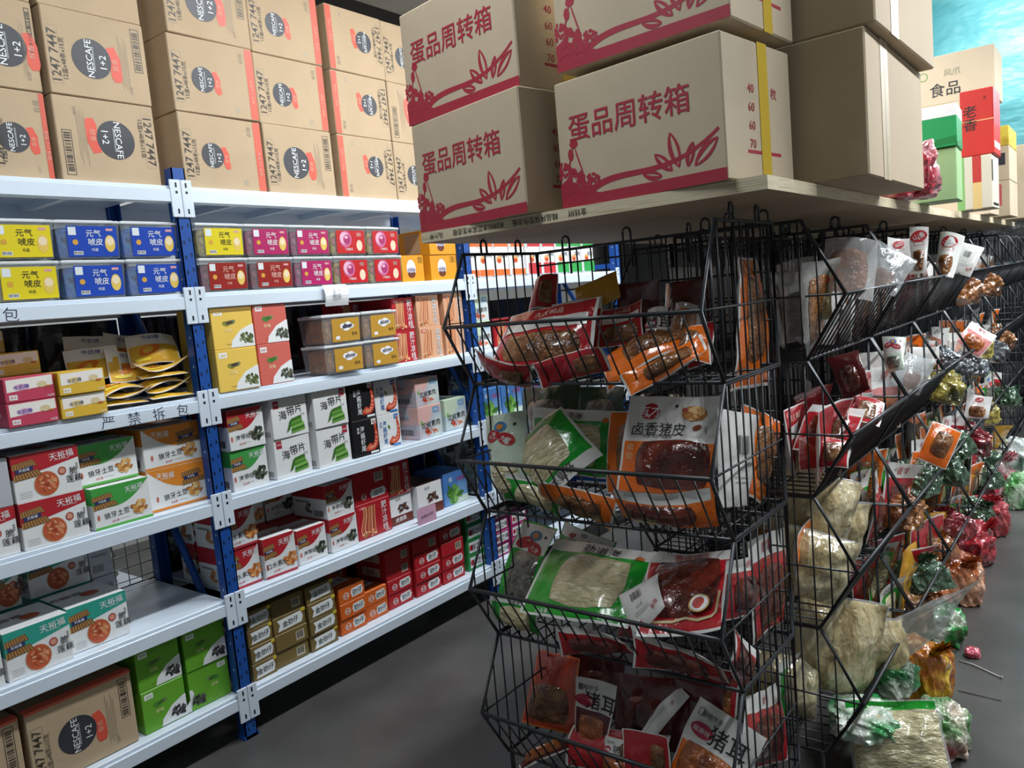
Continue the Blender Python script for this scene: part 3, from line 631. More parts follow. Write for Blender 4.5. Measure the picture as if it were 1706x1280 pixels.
    for ya, yb, za, zb, w in ((.35, 1.49, .90, 1.555, 'behind the third and fourth decks left of the first post'), (1.505, 2.94, .06, 1.555, 'as added dark backing behind the bay between the two blue posts'), (.35, 1.49, .03, .46, 'as added dark backing behind the lowest deck left of the first post'), (2.955, 4.39, .06, 1.50, 'as added dark backing behind the bay past the second post')):
        m = MB(); nx = int((yb-ya)/.02); nz = max(4, int((zb-za)/.06)); F = lambda i, j, o: (-.018*sin((ya+(yb-ya)*i/nx)*37+.5*sin(j*.9))*(.6+.4*sin(i*.21))+.01*noise.noise(V((i*.3, j*.5, za*9)))+o, (yb-ya)*i/nx-(yb-ya)/2, (zb-za)*j/nz)
        for o in (0, -.002):
            m.mesh([F(i, j, o) for j in range(nz+1) for i in range(nx+1)], [(j*(nx+1)+i, j*(nx+1)+i+1, (j+1)*(nx+1)+i+1, (j+1)*(nx+1)+i) for j in range(nz) for i in range(nx)], bp, True)
        tag(m.build('plastic_sheet', None, (XB-.055, (ya+yb)/2, za)), f'black plastic sheet hanging {w}', 'plastic sheet', 'black sheets behind the rack')
    # price card and paper slip
    m = MB(); m.box(-.06, .06, -.0015, .0015, 0, .075, ink('#d8a9c4')); p = Pt(m, (-.06, -.0015, 0), (1, 0, 0), (0, 0, 1), .12, .075); p.text('烧烤味 8.0元', .5, .5, .2, ink('#3a3050'), 4)
    tag(m.build('price_card', None, (-2.516, 2.50, DECK[4]-.012), (0, 0, radians(90))), 'pink handwritten price card leaning on the fifth deck edge', 'card')
    m = MB(); P_ = ink('#dfe2e6'); n = 6
    for i in range(n):
        a, b = i/n, (i+1)/n; g = lambda t: (.012*sin(t*3), -t*.085)
        m.face([(-.06, -g(a)[0], g(a)[1]), (.06, -g(a)[0], g(a)[1]), (.065, -g(b)[0], g(b)[1]), (-.055, -g(b)[0], g(b)[1])], P_)
    p = Pt(m, (-.06, -.014, -.085), (1, 0, 0), (0, 0, 1), .12, .085); p.text('5.  ?\n散装', .5, .55, .26, ink('#707888'), 3)
    tag(m.build('paper_slip', None, (-2.503, 2.10, DECK[1]+.004), (0, 0, radians(90))), 'white handwritten paper slip hanging over the second deck edge', 'paper')
shelf_goods()

# ------------------------------------------------------------------ clear tubs
FILM_T = film('tub_plastic', '#e6eef2', .86, .08, .05); LIDM = film('tub_lid_plastic', '#f4f8fa', .4, .15, .15)
def tub(w, d, h, lab, cont, words, style='egg'):
    r = empty('snack_tub')
    m = MB(); z0, z1 = .0, h*.9; a = .93
    def ring(k, z): return [(sx*w/2*k, sy*d/2*k, z) for sx, sy in ((-1, -1), (1, -1), (1, 1), (-1, 1))]
    lo, hi = ring(a, .002), ring(1, z1)
    for i in range(4): j = (i+1) % 4; m.face([lo[i], lo[j], hi[j], hi[i]], FILM_T)
    m.face(lo[::-1], FILM_T); m.build('tub_body', r)
    m = MB(); m.box(-w/2-.004, w/2+.004, -d/2-.004, d/2+.004, z1, h, LIDM, .004); m.box(-w/2+.012, w/2-.012, -d/2+.012, d/2-.012, h, h+.003, LIDM, .001); m.build('lid', r)
    m = MB(); CM = mat('tub_filling_'+cont[0][1:], cont[0], .35, cols=cont, vscale=28, bump=.8, bscale=45, bdist=.006); m.box(-w*.44, w*.44, -d*.43, d*.43, .005, z1*.93, CM, .012); m.build('filling', r)
    m = MB(); x0 = -w*.33 if style != 'gold' else -w*.26; x1 = w*.455; yf = -d/2-.0012
    lm = mat('tub_label_'+lab[1:], lab, .35, var=.02)
    zb = h*.07; zt = h*.86; k0 = (1-a)*d/2
    def wp(x, y, e): 
        z = zb+(zt-zb)*y; yy = -(d/2*(a+(1-a)*z/z1))-.001-e
        return V((x0+(x1-x0)*x, yy, z))
    p = Pt(m, (0, 0, 0), (1, 0, 0), (0, 0, 1), x1-x0, zt-zb, warp=wp, eps=.0004)
    p.poly([(0, 0), (1, 0), (1, 1), (0, 1)], lm, 1)
    if style == 'gold':
        for q, s in (((.42, .66), .2), ((.58, .7), .22), ((.7, .64), .16), ((.52, .58), .22)): p.ell(*q, s, s*.62, WHITE, 2)
        p.text('博士牛筋', .56, .65, .15, ink('#3a3a7a'), 3, .012, 5); p.rect(.12, .1, .26, .24, WHITE, 2); p.text('香辣', .8, .3, .16, ink('#5a4420'))
    elif style == 'swirl':
        p.ell(.32, .62, .34, .36, ink('#c86a9a'), 2); p.ell(.28, .66, .26, .27, ink('#e4b0c8'), 2.5); p.ell(.36, .6, .2, .22, ink('#a8306a'), 3); p.ell(.34, .7, .1, .07, ink('#e4b0c8'), 3.5)
        p.text('丁嘴香孔', .42, .18, .12, WHITE, 0); p.rect(.72, .74, .88, .9, ink('#e8b8b0')); p.ell(.8, .34, .17, .24, ink('#efd2b8'), 2)
    else:
        dk = words
        p.text('元气', .52, .76, .25, dk, 0, .02); p.text('唬皮', .55, .48, .25, dk, 0, .02); p.text('鸡蛋', .52, .22, .11, dk)
        p.rect(.03, .7, .18, .96, ink('#dfe6ea'), 2); p.ell(.15, .47, .09, .09, ink('#d8a23c'), 2); p.rect(.1, .06, .28, .18, WHITE, 2); p.bars(.11, .08, .27, .17, 5, L=3)
        p.ell(.84, .42, .17, .28, ink('#e6c45c'), 2); p.ell(.84, .5, .13, .14, ink('#f0dcb8'), 2.6); p.rect(.78, .84, .92, .92, ink('#d8a0a0'), 2)
    m.build('label_sheet', r)
    return r
def tubs():
    G = 'clear snack tubs on the second deck'; g = [0]
    BL = ('#1a46b0', ['#2b62b8', '#3f86c8', '#1c3f80'], WHITE); YE = ('#e2cf1e', ['#b9a24a', '#8a6a3a', '#d2bf6a'], BLACK); MG = ('#b01a62', ['#a82a60', '#6a1a3a', '#c86a90'], WHITE)
    DR = ('#96201c', ['#8a2a34', '#5a1a20', '#b05a60'], ink('#e6b8a8')); RS = ('#c01a22', ['#b89a4a', '#7a3a2a', '#c86a5a'], WHITE)
    protos = {}
    def put(key, ya, yb, lvl, label, style='egg', x=-2.528, deck=1, w=.192, h=.118, grp=G):
        z = DECK[deck]+.0006+lvl*(h+.0035)
        if key not in protos:
            c = dict(b=BL, y=YE, m=MG, d=DR, s=RS, g=('#c09238', ['#9a6a40', '#7a5030', '#b08050'], BLACK))[key]
            o = tub(w, .145, h, c[0], c[1], c[2], style); protos[key] = o
        else: o = copy_tree(protos[key])
        o.location = (x-.0725, (ya+yb)/2, z); o.rotation_euler = (0, 0, radians(90+RJ.uniform(-1.5, 1.5))); tag(o, label, 'tub', grp)
    two = ('lower of two', 'upper of two')
    for l in (0, 1):
        put('y', .885, 1.08, l, f'clear tub of yellow-label eggs left of the blue-label tubs, {two[l]}')
        put('b', 1.084, 1.278, l, f'clear tub with blue label next to the yellow one, {two[l]}')
        put('b', 1.281, 1.474, l, f'clear tub with blue label against the first blue post, {two[l]}')
    put('d', 1.537, 1.734, 0, 'clear tub with dark red label just right of the first blue post'); put('y', 1.537, 1.734, 1, 'clear tub with yellow label stacked on the dark red one')
    put('d', 1.737, 1.932, 0, 'clear tub with dark red label under a magenta one'); put('m', 1.737, 1.932, 1, 'clear tub with magenta label stacked on a dark red one')
    put('m', 1.935, 2.128, 0, 'clear tub with magenta label above the white slip, lower of two'); put('m', 1.935, 2.128, 1, 'clear tub with magenta label above the white slip, upper of two')
    for l in (0, 1):
        put('s', 2.13, 2.322, l, f'clear tub with red swirl label beside the magenta ones, {two[l]}', 'swirl')
        put('s', 2.325, 2.516, l, f'clear tub with red swirl label beside the orange egg boxes, {two[l]}', 'swirl')
    for l in (0, 1):
        put('g', 2.0, 2.215, l, f'clear tub of brown snacks with gold label beside the coral boxes, {two[l]}', 'gold', -2.49, 2, .2, .117, 'gold-label tubs')
        put('g', 2.22, 2.425, l, f'clear tub of brown snacks with gold label beside the red noodle boxes, {two[l]}', 'gold', -2.50, 2, .2, .117, 'gold-label tubs')
tubs()

# ------------------------------------------------------------------ plywood top and the big cartons on it
PZ = 1.684
def plywood():
    pm = mat('plywood_face', '#b7a489', .65, cols=['#a8957a', '#c2b092'], vscale=3, stretch=(1, 12, 1))
    for i, (x0, x1, y0, y1) in enumerate([(-1.63, -.60, 1.715, 4.12), (-1.60, -.585, 4.14, 6.5)]):
        m = MB(); m.box(x0, x1, y0, y1, PZ, PZ+.03, PLY); m.box(x0+.001, x1-.001, y0+.001, y1-.001, PZ-.0006, PZ+.0306, pm)
        if i == 0:
            p = Pt(m, (x0, y0, PZ), (1, 0, 0), (0, 0, 1), x1-x0, .03)
            for t, c in (('精品环保型生态板', .40), ('机拼杉木芯实木生态板', .21), ('金钱树', .53), ('马六甲', .06)): p.text(t, c, .5, .62, BLACK, 180, .01)
        tag(m.build('plywood_sheet'), ['plywood sheet with printed edge lying over the near wire baskets', 'plywood sheet lying over the far wire baskets'][i], 'board')
plywood()
MAROON = mat('maroon_print', '#a5283c', .6)
def egg_art(p, a):
    p.text('蛋品周转箱', .455, .62, .222, MAROON, 0, .055, sx=1.03)
    p.rect(.0, .0, 1, .085, MAROON, 1)
    p.stroke(bez((.13, .03), (.35, .34), (.62, .0), (.97, .36), 24), [.012+.018*(1-i/24) for i in range(25)], MAROON, 1.5)
    p.poly([(0, .05), (0, .2), (.05, .24), (.14, .15), (.26, .085), (.3, .05)], MAROON, 1.2)
    rnd = random.Random(5)
    for i in range(110):
        x = .005+.2*rnd.random(); y = .10+.30*rnd.random()*(1-x*3); p.ell(x, y, .012+.014*rnd.random(), .014+.012*rnd.random(), MAROON, 1.6+.01*i, n=7)
    for i in range(14): p.ell(.2+.07*rnd.random(), .17+.07*rnd.random(), .016, .014, MAROON, 2+.01*i, n=6)
    p.stroke([(.06, .3), (.09, .42), (.11, .5), (.125, .42), (.16, .26)], .007, MAROON, 2.3); p.ell(.11, .50, .045, .035, MAROON, 2.2, n=8); p.ell(.085, .42, .03, .05, MAROON, 2.2, n=8)
    k = 1/a
    for cx, cy, ang, ln in ((.745, .23, 104, .13), (.80, .22, 72, .085), (.845, .21, 40, .125), (.70, .21, 136, .10), (.635, .175, 166, .085)):
        c, s = cos(radians(ang)), sin(radians(ang)); L = []; R = []
        for i in range(9):
            t = i/8; wv = ln*.26*sin(pi*t)**.8; bx, by = ln*2*t-.02, 0
            L.append((cx+(bx*c-wv*s)*k, cy-.06+bx*s+wv*c)); R.append((cx+(bx*c+wv*s)*k, cy-.06+bx*s-wv*c))
        p.stroke(L, [.006+.012*sin(pi*i/8) for i in range(9)], MAROON, 1.7); p.stroke(R, [.006+.006*sin(pi*i/8) for i in range(9)], MAROON, 1.8)
def top_cartons():
    yt = mat('yellow_tape', '#d2b13e', .25, coat=.5)
    w, d, h = .515, .33, .34
    r = empty('egg_carton')
    m = MB(); shell(m, w, d, h, KRAFT2, .004); f, l, rt, t = faces(m, w, d, h)
    egg_art(f, w/h)
    for i, s in enumerate(('40', '60', '60', '70')): rt.text(s, .38, .66-.13*i, .09, MAROON, 0, .01); 
    rt.text('枚', .72, .66, .09, MAROON); rt.rect(.3, .2, .8, .225, MAROON)
    l.rect(.49, 0, .51, 1, TAPE, 1); m.build('carton_body', r)
    m = MB(); p = Pt(m, (w/2+.0008, -d/2, 0), (0, 1, 0), (0, 0, 1), d, h); p.rect(.5, -.004, .64, 1.004, yt, 1); p = Pt(m, (-w/2, -d/2, h), (1, 0, 0), (0, 1, 0), w, d); p.rect(.02, .5, 1.0, .64, yt, 1); m.build('tape_strip', r)
    z0 = PZ+.0315
    spots = [((-1.405, 1.875, z0), -11, 'left'), ((-.896, 1.888, z0), -6.7, 'right')]
    first = True
    for (x, y, z), rz, side in spots:
        for lv in (0, 1):
            o = r if first else copy_tree(r); first = False
            q = rz+(2.0 if lv else 0); o.location = (x+(.0 if not lv else (.012 if side == 'right' else -.012)), y+.012*lv, z+lv*(h+.0015)); o.rotation_euler = (0, 0, radians(q))
            if side == 'left': o.scale = (.92, 1, .93)
            if side == 'left' and lv: o.location.z = z+h*.93+.0015
            tag(o, f'big egg carton with maroon lotus print in the {side} stack on the plywood, {"upper" if lv else "lower"} one', 'carton', 'egg cartons on the plywood')
    # plain cartons behind
    w, d, h = .56, .66, .345
    r = empty('plain_carton'); m = MB(); shell(m, w, d, h, KRAFT3, .004); f, l, rt, t = faces(m, w, d, h)
    f.text('1箱×8盒×20枚', .55, .4, .105, ink('#b0584c'), 0, .0); m.build('carton_body', r)
    m = MB(); p = Pt(m, (w/2+.0006, -d/2, 0), (0, 1, 0), (0, 0, 1), d, h); p.rect(.22, 0, .34, 1, TAPE, 1); p.rect(.275, 0, .282, 1, ink('#8a7a66'), 1.5); m.build('tape_strip', r)
    o2 = copy_tree(r)
    o2.children[0].data = o2.children[0].data.copy()
    r.location = (-.46-w/2+.015, 2.40, z0+h+.003); r.rotation_euler = (0, 0, radians(-1)); tag(r, 'plain brown carton with red count print, upper of the two right of the egg cartons', 'carton')
    o2.location = (-.475-w/2, 2.39, z0); tag(o2, 'plain brown carton overhanging the plywood, lower of the two right of the egg cartons', 'carton')
    m = MB(); shell(m, w, d, h, KRAFT3, .004); f, l, rt, t = faces(m, w, d, h); f.text('品', .02, .5, .3, MAROON, 0, .02); f.rect(0, .3, .06, .36, MAROON); o2.children[0].data = m.data('carton_body')
    # more stock along the plywood
    def card(name, w, d, h, c, x, y, z, rz, label, art=None):
        m = MB(); shell(m, w, d, h, c, .003)
        if art: art(*faces(m, w, d, h))
        return tag(m.build(name, None, (x, y, z), (0, 0, radians(rz))), label, 'carton')
    wg = mat('green_carton', '#1f9a58', .4); rc = mat('red_carton', '#c2261f', .4, var=.04); pale = mat('pale_carton', '#cfc7b4', .6)
    def a_green(f, l, r, t):
        for p in (f, r): p.rect(0, .72, 1, 1, WHITE, 1); p.poly([(0, .1), (1, .25), (1, .08), (0, 0)], ink('#15803f'), 1.5); p.text('鲜香', .3, .8, .1, ink('#1f7a48'))
    def a_food(f, l, r, t):
        f.text('食品', .55, .3, .3, BLACK, 0, .02); f.text('风爪', .62, .62, .16, ink('#8a8a70')); f.ell(.35, .62, .09, .09, ink('#6a8a4a'), 1); f.ell(.35, .62, .07, .07, KRAFT2, 2)
    def a_red(f, l, r, t):
        f.text('老\n香', .3, .58, .2, BLACK, 0, .02); f.text('9', .75, .85, .09, ink('#5a1a10')); f.rect(0, .52, 1, .535, ink('#e8b07a')); r.rect(.05, .1, .9, .2, WHITE); r.rect(0, .45, 1, 1, ink('#b03a4a'), .9)
    def a_stripe(f, l, r, t):
        f.rect(.0, .0, .22, 1, ink('#7fb069')); f.rect(.45, .5, .7, 1, ink('#b8322c')); f.rect(.45, .0, .7, .5, ink('#d8b87a')); r.rect(.1, .05, .9, .1, BLACK); r.rect(0, .5, .12, .9, BLACK)
    card('green_carton', .2, .2, .15, wg, -.575, 3.42, z0+.19, 3, 'green and white carton above the red bag on the plywood', a_green)
    card('lidded_carton', .2, .2, .188, mat('light_green_carton', '#9cc088', .5), -.58, 3.43, z0, 3, 'pale green carton standing under the green and white one', None)
    card('striped_carton', .14, .24, .237, pale, -.53, 4.33, z0, 0, 'white carton with red and green stripes under the red carton', a_stripe)
    card('red_carton', .13, .24, .29, rc, -.515, 4.33, z0+.238, 0, 'glossy red carton with black brush writing', a_red)
    card('food_carton', .5, .34, .25, KRAFT2, -.76, 5.02, z0+.60, 0, 'kraft carton with grey writing behind the red carton', a_food)
    for i in (0, 1): card('support_carton', .5, .36, .299, KRAFT2, -.79, 5.02, z0+.2995*i, 0, f'kraft carton stacked under the one with grey writing, {("lower", "upper")[i]} of two')
    card('far_carton', .4, .4, .2, KRAFT2, -.70, 5.55, z0, 0, 'pale kraft carton far along the plywood, lower one', lambda f, l, r, t: (f.rect(.6, .3, .9, .9, ink('#c05a5a'))))
    card('far_carton', .4, .4, .19, KRAFT2, -.70, 5.55, z0+.201, 0, 'pale kraft carton far along the plywood with dark stamp', lambda f, l, r, t: (f.rect(.55, .45, .95, .8, ink('#2a2c34')), f.text('ASA', .75, .62, .25, WHITE)))
    card('far_carton', .4, .4, .11, mat('yellow_bundle', '#d8b83a', .4, cols=['#e2cc50', '#b8982a'], vscale=12), -.70, 5.55, z0+.392, 0, 'yellow carton on top of the far kraft cartons')
    card('far_carton', .45, .4, .45, KRAFT2, -.65, 6.15, z0, 0, 'kraft carton farthest along the plywood')
top_cartons()
# ------------------------------------------------------------------ wire basket stands
TZ = [.121, .501, .881, 1.261]          # tier bottoms
def add_basket(parent, z0, W, name='basket', top=True):
    """one tier: V-shaped front grille, two pentagon sides, back and floor grilles"""
    hx = W/2; D = .368; r = .005; rw = .0025
    prof = [(0, .376), (-.107, .174), (0, 0), (D, 0), (D, .376)]
    m = MB()
    for x in (-hx, hx): m.tube([(x, y, z) for y, z in prof], r, WIRE, 6, True)
    m.tube([(-hx, -.107, .174), (hx, -.107, .174)], r*1.15, WIRE); m.tube([(-hx, 0, 0), (hx, 0, 0)], r, WIRE)
    m.tube([(-hx, D, 0), (hx, D, 0)], r, WIRE); m.tube([(-hx, D, .376), (hx, D, .376)], r, WIRE)
    if top:
        for x in (-hx, hx):
            for y in (.1, .27): m.tube([(x, y-.013, .376)]+[(x, y-.013*cos(a), .405+.013*sin(a)) for a in (0, pi/4, pi/2, 3*pi/4, pi)]+[(x, y+.013, .376)], .0035, WIRE)
        for x in (-hx*.7, -.05, hx*.7): m.tube([(x-.013, D, .3)]+[(x-.013*cos(a), D, .405+.013*sin(a)) for a in (0, pi/4, pi/2, 3*pi/4, pi)]+[(x+.013, D, .3)], .0035, WIRE)
    b = m.build(name, parent, (0, 0, z0))
    n = max(3, round(W/.044)); m = MB()
    for i in range(1, n): x = -hx+W*i/n; m.tube([(x, 0, 0), (x, -.107, .174)], rw, WIRE, 5)
    m.build('front_grille', b)
    for x in (-hx, hx):
        m = MB()
        for k in range(-2, 8):
            y = .046*k+.01
            if y < 0: f = y/-.107; lo, hi = .174*f, .376-(.376-.174)*f
            else: lo, hi = 0, .376
            m.tube([(x, y, lo), (x, y, hi)], rw, WIRE, 5)
        m.tube([(x, -.107, .174), (x, D, .174)], .0032, WIRE, 5); m.build('side_grille', b)
    m = MB(); n = max(3, round(W/.05))
    for i in range(1, n): x = -hx+W*i/n; m.tube([(x, D, 0), (x, D, .376)], rw, WIRE, 5)
    for z in (.12, .25, .335): m.tube([(-hx, D, z), (hx, D, z)], .003, WIRE, 5)
    m.build('back_grille', b)
    m = MB()
    for i in range(1, n): x = -hx+W*i/n; m.tube([(x, 0, 0), (x, D, 0)], rw, WIRE, 5)
    for y in (.12, .24): m.tube([(-hx, y, 0), (hx, y, 0)], .003, WIRE, 5)
    m.build('floor_grille', b)
    return b
def stand(W):
    t = empty('wire_basket_stand')
    for i, z in enumerate(TZ): add_basket(t, z, W, 'basket', i == 3)
    for x in (-W/2, W/2):
        for y in (.012, .36):
            m = MB(); m.tube([(x, y, 0), (x, y, .125)], .007, WIRE); m.tube([(x, y, 0), (x, y, .008)], .014, WIRE, 8); m.build('foot', t)
    return t
def stands():
    e = stand(.765); e.location = (-1.1175, 1.74, 0); tag(e, 'black wire basket stand with four tiers facing the front end of the island', 'basket stand', 'wire basket stands')
    s = stand(.685); w = ['nearest', 'second', 'third', 'fourth', 'fifth', 'sixth', 'seventh', 'eighth', 'ninth']
    for i in range(9):
        o = s if i == 0 else copy_tree(s)
        o.location = (-.68, 2.18+.3425+.70*i, 0); o.rotation_euler = (0, 0, radians(90))
        tag(o, f'black wire basket stand along the right side of the island, {w[i]} from the front', 'basket stand', 'wire basket stands')
stands()
# ------------------------------------------------------------------ pouches and bags
def plastic(name, col, **k):
    return mat('pouch_'+name, col, k.pop('rough', .22), spec=.55, coat=.5, var=.06, vscale=9, bump=k.pop('bump', .55), bscale=k.pop('bscale', 22), bdist=.012, **k)
P_RED = plastic('red', '#b3202a'); P_DRED = plastic('dark_red', '#5a1518'); P_OR = plastic('orange', '#e8701a'); P_ORR = plastic('red_orange', '#b83a1c'); P_GR = plastic('green', '#1f9e2e')
P_DGR = plastic('dark_green', '#2c4a30'); P_YE = plastic('yellow', '#c8942a'); P_WH = plastic('white', '#e3e2df', bump=.3); P_PALE = plastic('pale_green', '#cfe0cc'); P_PINK = plastic('pink', '#d88a88'); P_GRY = plastic('grey', '#8d8a86')
def stuff(name, cols, sc, **k): return mat('filling_'+name, cols[0], .2, spec=.6, coat=.7, cols=cols[1:], vscale=sc, bump=1, bscale=k.pop('bs', 60), bdist=.01, **k)
F_SKIN = stuff('pig_skin', ['#3a1210', '#5a1f17', '#7c3322'], 16, bs=30); F_BROWN = stuff('brown', ['#4a2a16', '#7a4a24', '#9a6a38'], 22); F_NOOD = stuff('noodle', ['#a89a6e', '#d6cba4', '#b8ad84', '#ece5c8'], 20, stretch=(1, 1, 3), bs=30)
F_DARK = stuff('dark', ['#3c3a34', '#6a665c', '#8a8678'], 30); F_ORB = stuff('orange_brown', ['#7a3a14', '#a85a22', '#8a4418'], 14); F_ROOT = mat('filling_pale_root', '#8f7a4e', .16, spec=.6, coat=.9, cols=['#c8b688', '#e0d4b0', '#b09a6a'], vscale=7, bump=1, bscale=13, bdist=.035, detail=2, stretch=(1.6, 1, .8)); F_FRY = stuff('fried', ['#6a3414', '#96521f', '#b4743a'], 18)
FILM_C = film('clear_film', '#ffffff', .74); FILM_S = film('silver_film', '#eef2f4', .68, .1, .9)
def grid(a, b, n): return [a+(b-a)*i/n for i in range(n+1)]
# design: border, header material, header fraction, window (x0, x1, y0, y1) or None, filling, seam, art
DES = {
 'red_snack': (P_RED, P_WH, .0, (.1, .9, .08, .5), F_BROWN, P_WH, 'snack'), 'red_plain': (P_RED, P_WH, 0, (.55, .9, .15, .8), F_BROWN, P_WH, None), 'red_dark': (P_DRED, P_DRED, 0, (.2, .8, .1, .7), F_SKIN, P_DRED, None),
 'orange_plain': (P_OR, P_WH, 0, (.25, .85, .2, .85), F_BROWN, P_WH, None), 'orange_band': (P_OR, P_WH, .3, (.1, .85, .12, .68), F_SKIN, P_OR, None), 'orange_brown': (P_ORR, P_ORR, 0, (.12, .9, .08, .58), F_BROWN, P_OR, None),
 'yellow_plain': (P_YE, P_YE, 0, None, None, P_YE, None), 'ear': (P_DRED, P_WH, .42, (.12, .88, .06, .52), F_ORB, P_WH, 'ear'), 'ear_front': (P_OR, P_WH, .5, (.08, .92, .05, .56), F_ORB, P_WH, 'ear'),
 'brown_clear': (P_GRY, P_GRY, 0, (.1, .9, .1, .85), F_BROWN, P_GRY, None), 'pigskin': (P_OR, P_WH, .47, (.17, .95, .07, .55), F_SKIN, P_WH, 'pigskin'), 'white_back': (P_WH, P_WH, 0, None, None, P_WH, 'barcode'),
 'green_noodle': (P_GR, P_WH, .16, (.2, .86, .13, .8), F_NOOD, P_WH, 'brush'), 'green_pale': (P_PALE, P_PALE, .5, (.1, .9, .05, .45), F_NOOD, P_PALE, 'badges'), 'green_dark': (P_DGR, P_DGR, 0, (.15, .85, .1, .8), F_DARK, P_DGR, None),
 'green_gray': (P_GR, P_WH, .34, (.14, .95, .08, .66), F_DARK, P_GR, 'badges'), 'red_skin': (P_RED, P_WH, .16, (.1, .9, .16, .9), F_SKIN, P_WH, 'medal'), 'red_band': (P_RED, P_WH, .22, (.15, .85, .1, .7), F_SKIN, P_WH, 'words'),
 'fried_clear': (FILM_C, FILM_C, 0, (.1, .85, .08, .8), F_FRY, FILM_C, None), 'grey_clear': (FILM_C, P_GRY, 0, (.15, .85, .05, .6), F_DARK, FILM_C, None), 'silver_clear': (FILM_S, FILM_S, 0, (.3, .8, .1, .5), F_FRY, FILM_S, None),
 'root_clear': (F_ROOT, F_ROOT, 0, (.03, .97, .03, .9), F_ROOT, FILM_C, None), 'noodle_clear': (F_NOOD, P_GR, .12, (.03, .97, .03, .86), F_NOOD, FILM_C, None), 'sachet': (plastic('sachet_yellow', '#e2b23a'), P_WH, .42, None, None, P_WH, 'sachet'),
 'white_red': (P_WH, P_WH, .45, (.15, .85, .05, .5), F_BROWN, P_WH, 'redmark'), 'white_green': (P_PALE, P_WH, .5, (.15, .85, .08, .42), F_DARK, P_PALE, 'badges'), 'pink_print': (P_PINK, P_WH, .3, (.15, .85, .1, .6), F_ORB, P_WH, 'words'),
}
def pouch(design, w, h, seed):
    border, head, hf, win, fill, seam, art = DES[design]; rnd = random.Random(seed)
    th = {'root_clear': .11, 'sachet': .02, 'noodle_clear': .1}.get(design, .034)*min(1, w/.2); off = V((rnd.random()*9, rnd.random()*9, rnd.random()*9)); bend = rnd.uniform(-.025, .03); bend2 = rnd.uniform(-.02, .035); tw = rnd.uniform(-.02, .02)
    amp = (.022 if design in ('root_clear', 'noodle_clear') else .009)*min(1, w/.2)
    def S(u, v, side, e=0):
        m = max(0, min(1, min(u, 1-u)/.06))*max(0, min(1, min(v, 1-v)/.05))
        vb = v/(1-hf*.8) if hf else v
        bul = max(0, sin(pi*min(1, max(0, u))))**.6*(max(0, sin(pi*min(1, vb)))**.7 if vb < 1 else .0)
        z = th*.5*bul*side+.0008*side*m
        nz = noise.noise(V((u*w*16, v*h*16, side*1.3))+off)+.55*noise.noise(V((u*w*38, v*h*38, side*2.1))+off)
        com = .006*noise.noise(V((u*w*9, v*h*9, 0))+off*1.7)+bend*(4*(u-.5)**2-.3)+bend2*(v-.4)**2*2+tw*(u-.5)*(v-.5)*4
        x = (u-.5)*w*(1-.04*bul)+.004*noise.noise(V((v*h*14, u*2, 5))+off); y = -(z+amp*nz*m*.6*side+(e*side))+com
        return V((x, y, v*h+.004*noise.noise(V((u*w*14, v*2, 9))+off)))
    us = [0, .025]+grid(.025, .975, max(6, int(w/.014)))[1:]+[1]; hb = 1-hf if hf else 1
    vs = [0, .025]+grid(.025, min(hb, .98), max(5, int(h*hb/.014)))[1:]
    if hf: vs += grid(hb, .98, max(2, int(h*hf/.02)))[1:]
    vs += [1]
    m = MB(); nu, nv = len(us), len(vs)
    for side in (1, -1):
        pts = [S(u, v, side) for v in vs for u in us]; fs = []; ms = []
        for j in range(nv-1):
            for i in range(nu-1):
                a = j*nu+i; q = (a, a+1, a+nu+1, a+nu); fs.append(q if side == 1 else q[::-1])
                edge = i in (0, nu-2) or j in (0, nv-2)
                ms.append(seam if edge else head if (hf and vs[j] >= hb-1e-6) else (P_WH if (side < 0 and border not in (FILM_C, FILM_S, F_ROOT, F_NOOD)) else border))
        m.mesh(pts, fs, ms, True)
    p = Pt(m, (0, 0, 0), (1, 0, 0), (0, 0, 1), w, h, warp=lambda x, y, e: S(x, y, 1, e+.0012), eps=.0008)
    if art == 'pigskin':
        p.ell(.25, .84, .1, .085, RED, 1, n=14); p.text('有才', .25, .84, .13, WHITE, 0, .02, 3); p.text('卤香猪皮', .36, .66, .145, BLACK, 0, .012, 2); p.text('有才 有料 有滋味', .36, .585, .042, BLACK, 0, 0, 2)
        for i in range(7): p.ell(.7+.05*cos(i*.9), .82+.035*sin(i*.9), .1-.008*i, .065-.006*i, ink(('#b87a3c', '#e2b878')[i % 2]), 1+i*.3, n=14)
        p.ell(.62, .86, .03, .025, ink('#a83a2a'), 3); p.ell(.76, .68, .05, .028, ink('#8a3a22'), 2, rot=20); p.text('凉拌', .86, .66, .035, BLACK, -90, 0, 2); p.ell(.52, .9, .018, .018, BLACK, 2)
        p.text('原香', .1, .42, .09, ink('#f2c08a'), 90, .01, 2)
    elif art == 'ear':
        p.text('猪耳', .62, .72, .25, BLACK, 0, .02, 2); p.ell(.24, .7, .15, .085, ink('#b82a4a'), 1, n=16); p.text('椒麻味', .24, .7, .075, WHITE, 0, .01, 3); p.text('曼哈尔多', .3, .88, .075, BLACK, 0, .01, 2); p.frame(.08, .84, .16, .92, .006, BLACK, 2)
    elif art == 'barcode': p.bars(.3, .55, .6, .75, seed, L=2); p.text('配料表', .45, .4, .06, GREY, 0, 0, 2); p.rect(.25, .3, .7, .31, GREY, 2); p.rect(.25, .25, .7, .26, GREY, 2); p.text('香辣', .8, .2, .1, RED, 20, .01, 2)
    elif art == 'brush': p.text('劲道海', .5, .895, .14, BLACK, 0, .02, 2); p.ell(.86, .86, .05, .04, ink('#d8702c'), 1); p.text('净含量', .2, .05, .05, WHITE, 0, 0, 2)
    elif art == 'badges':
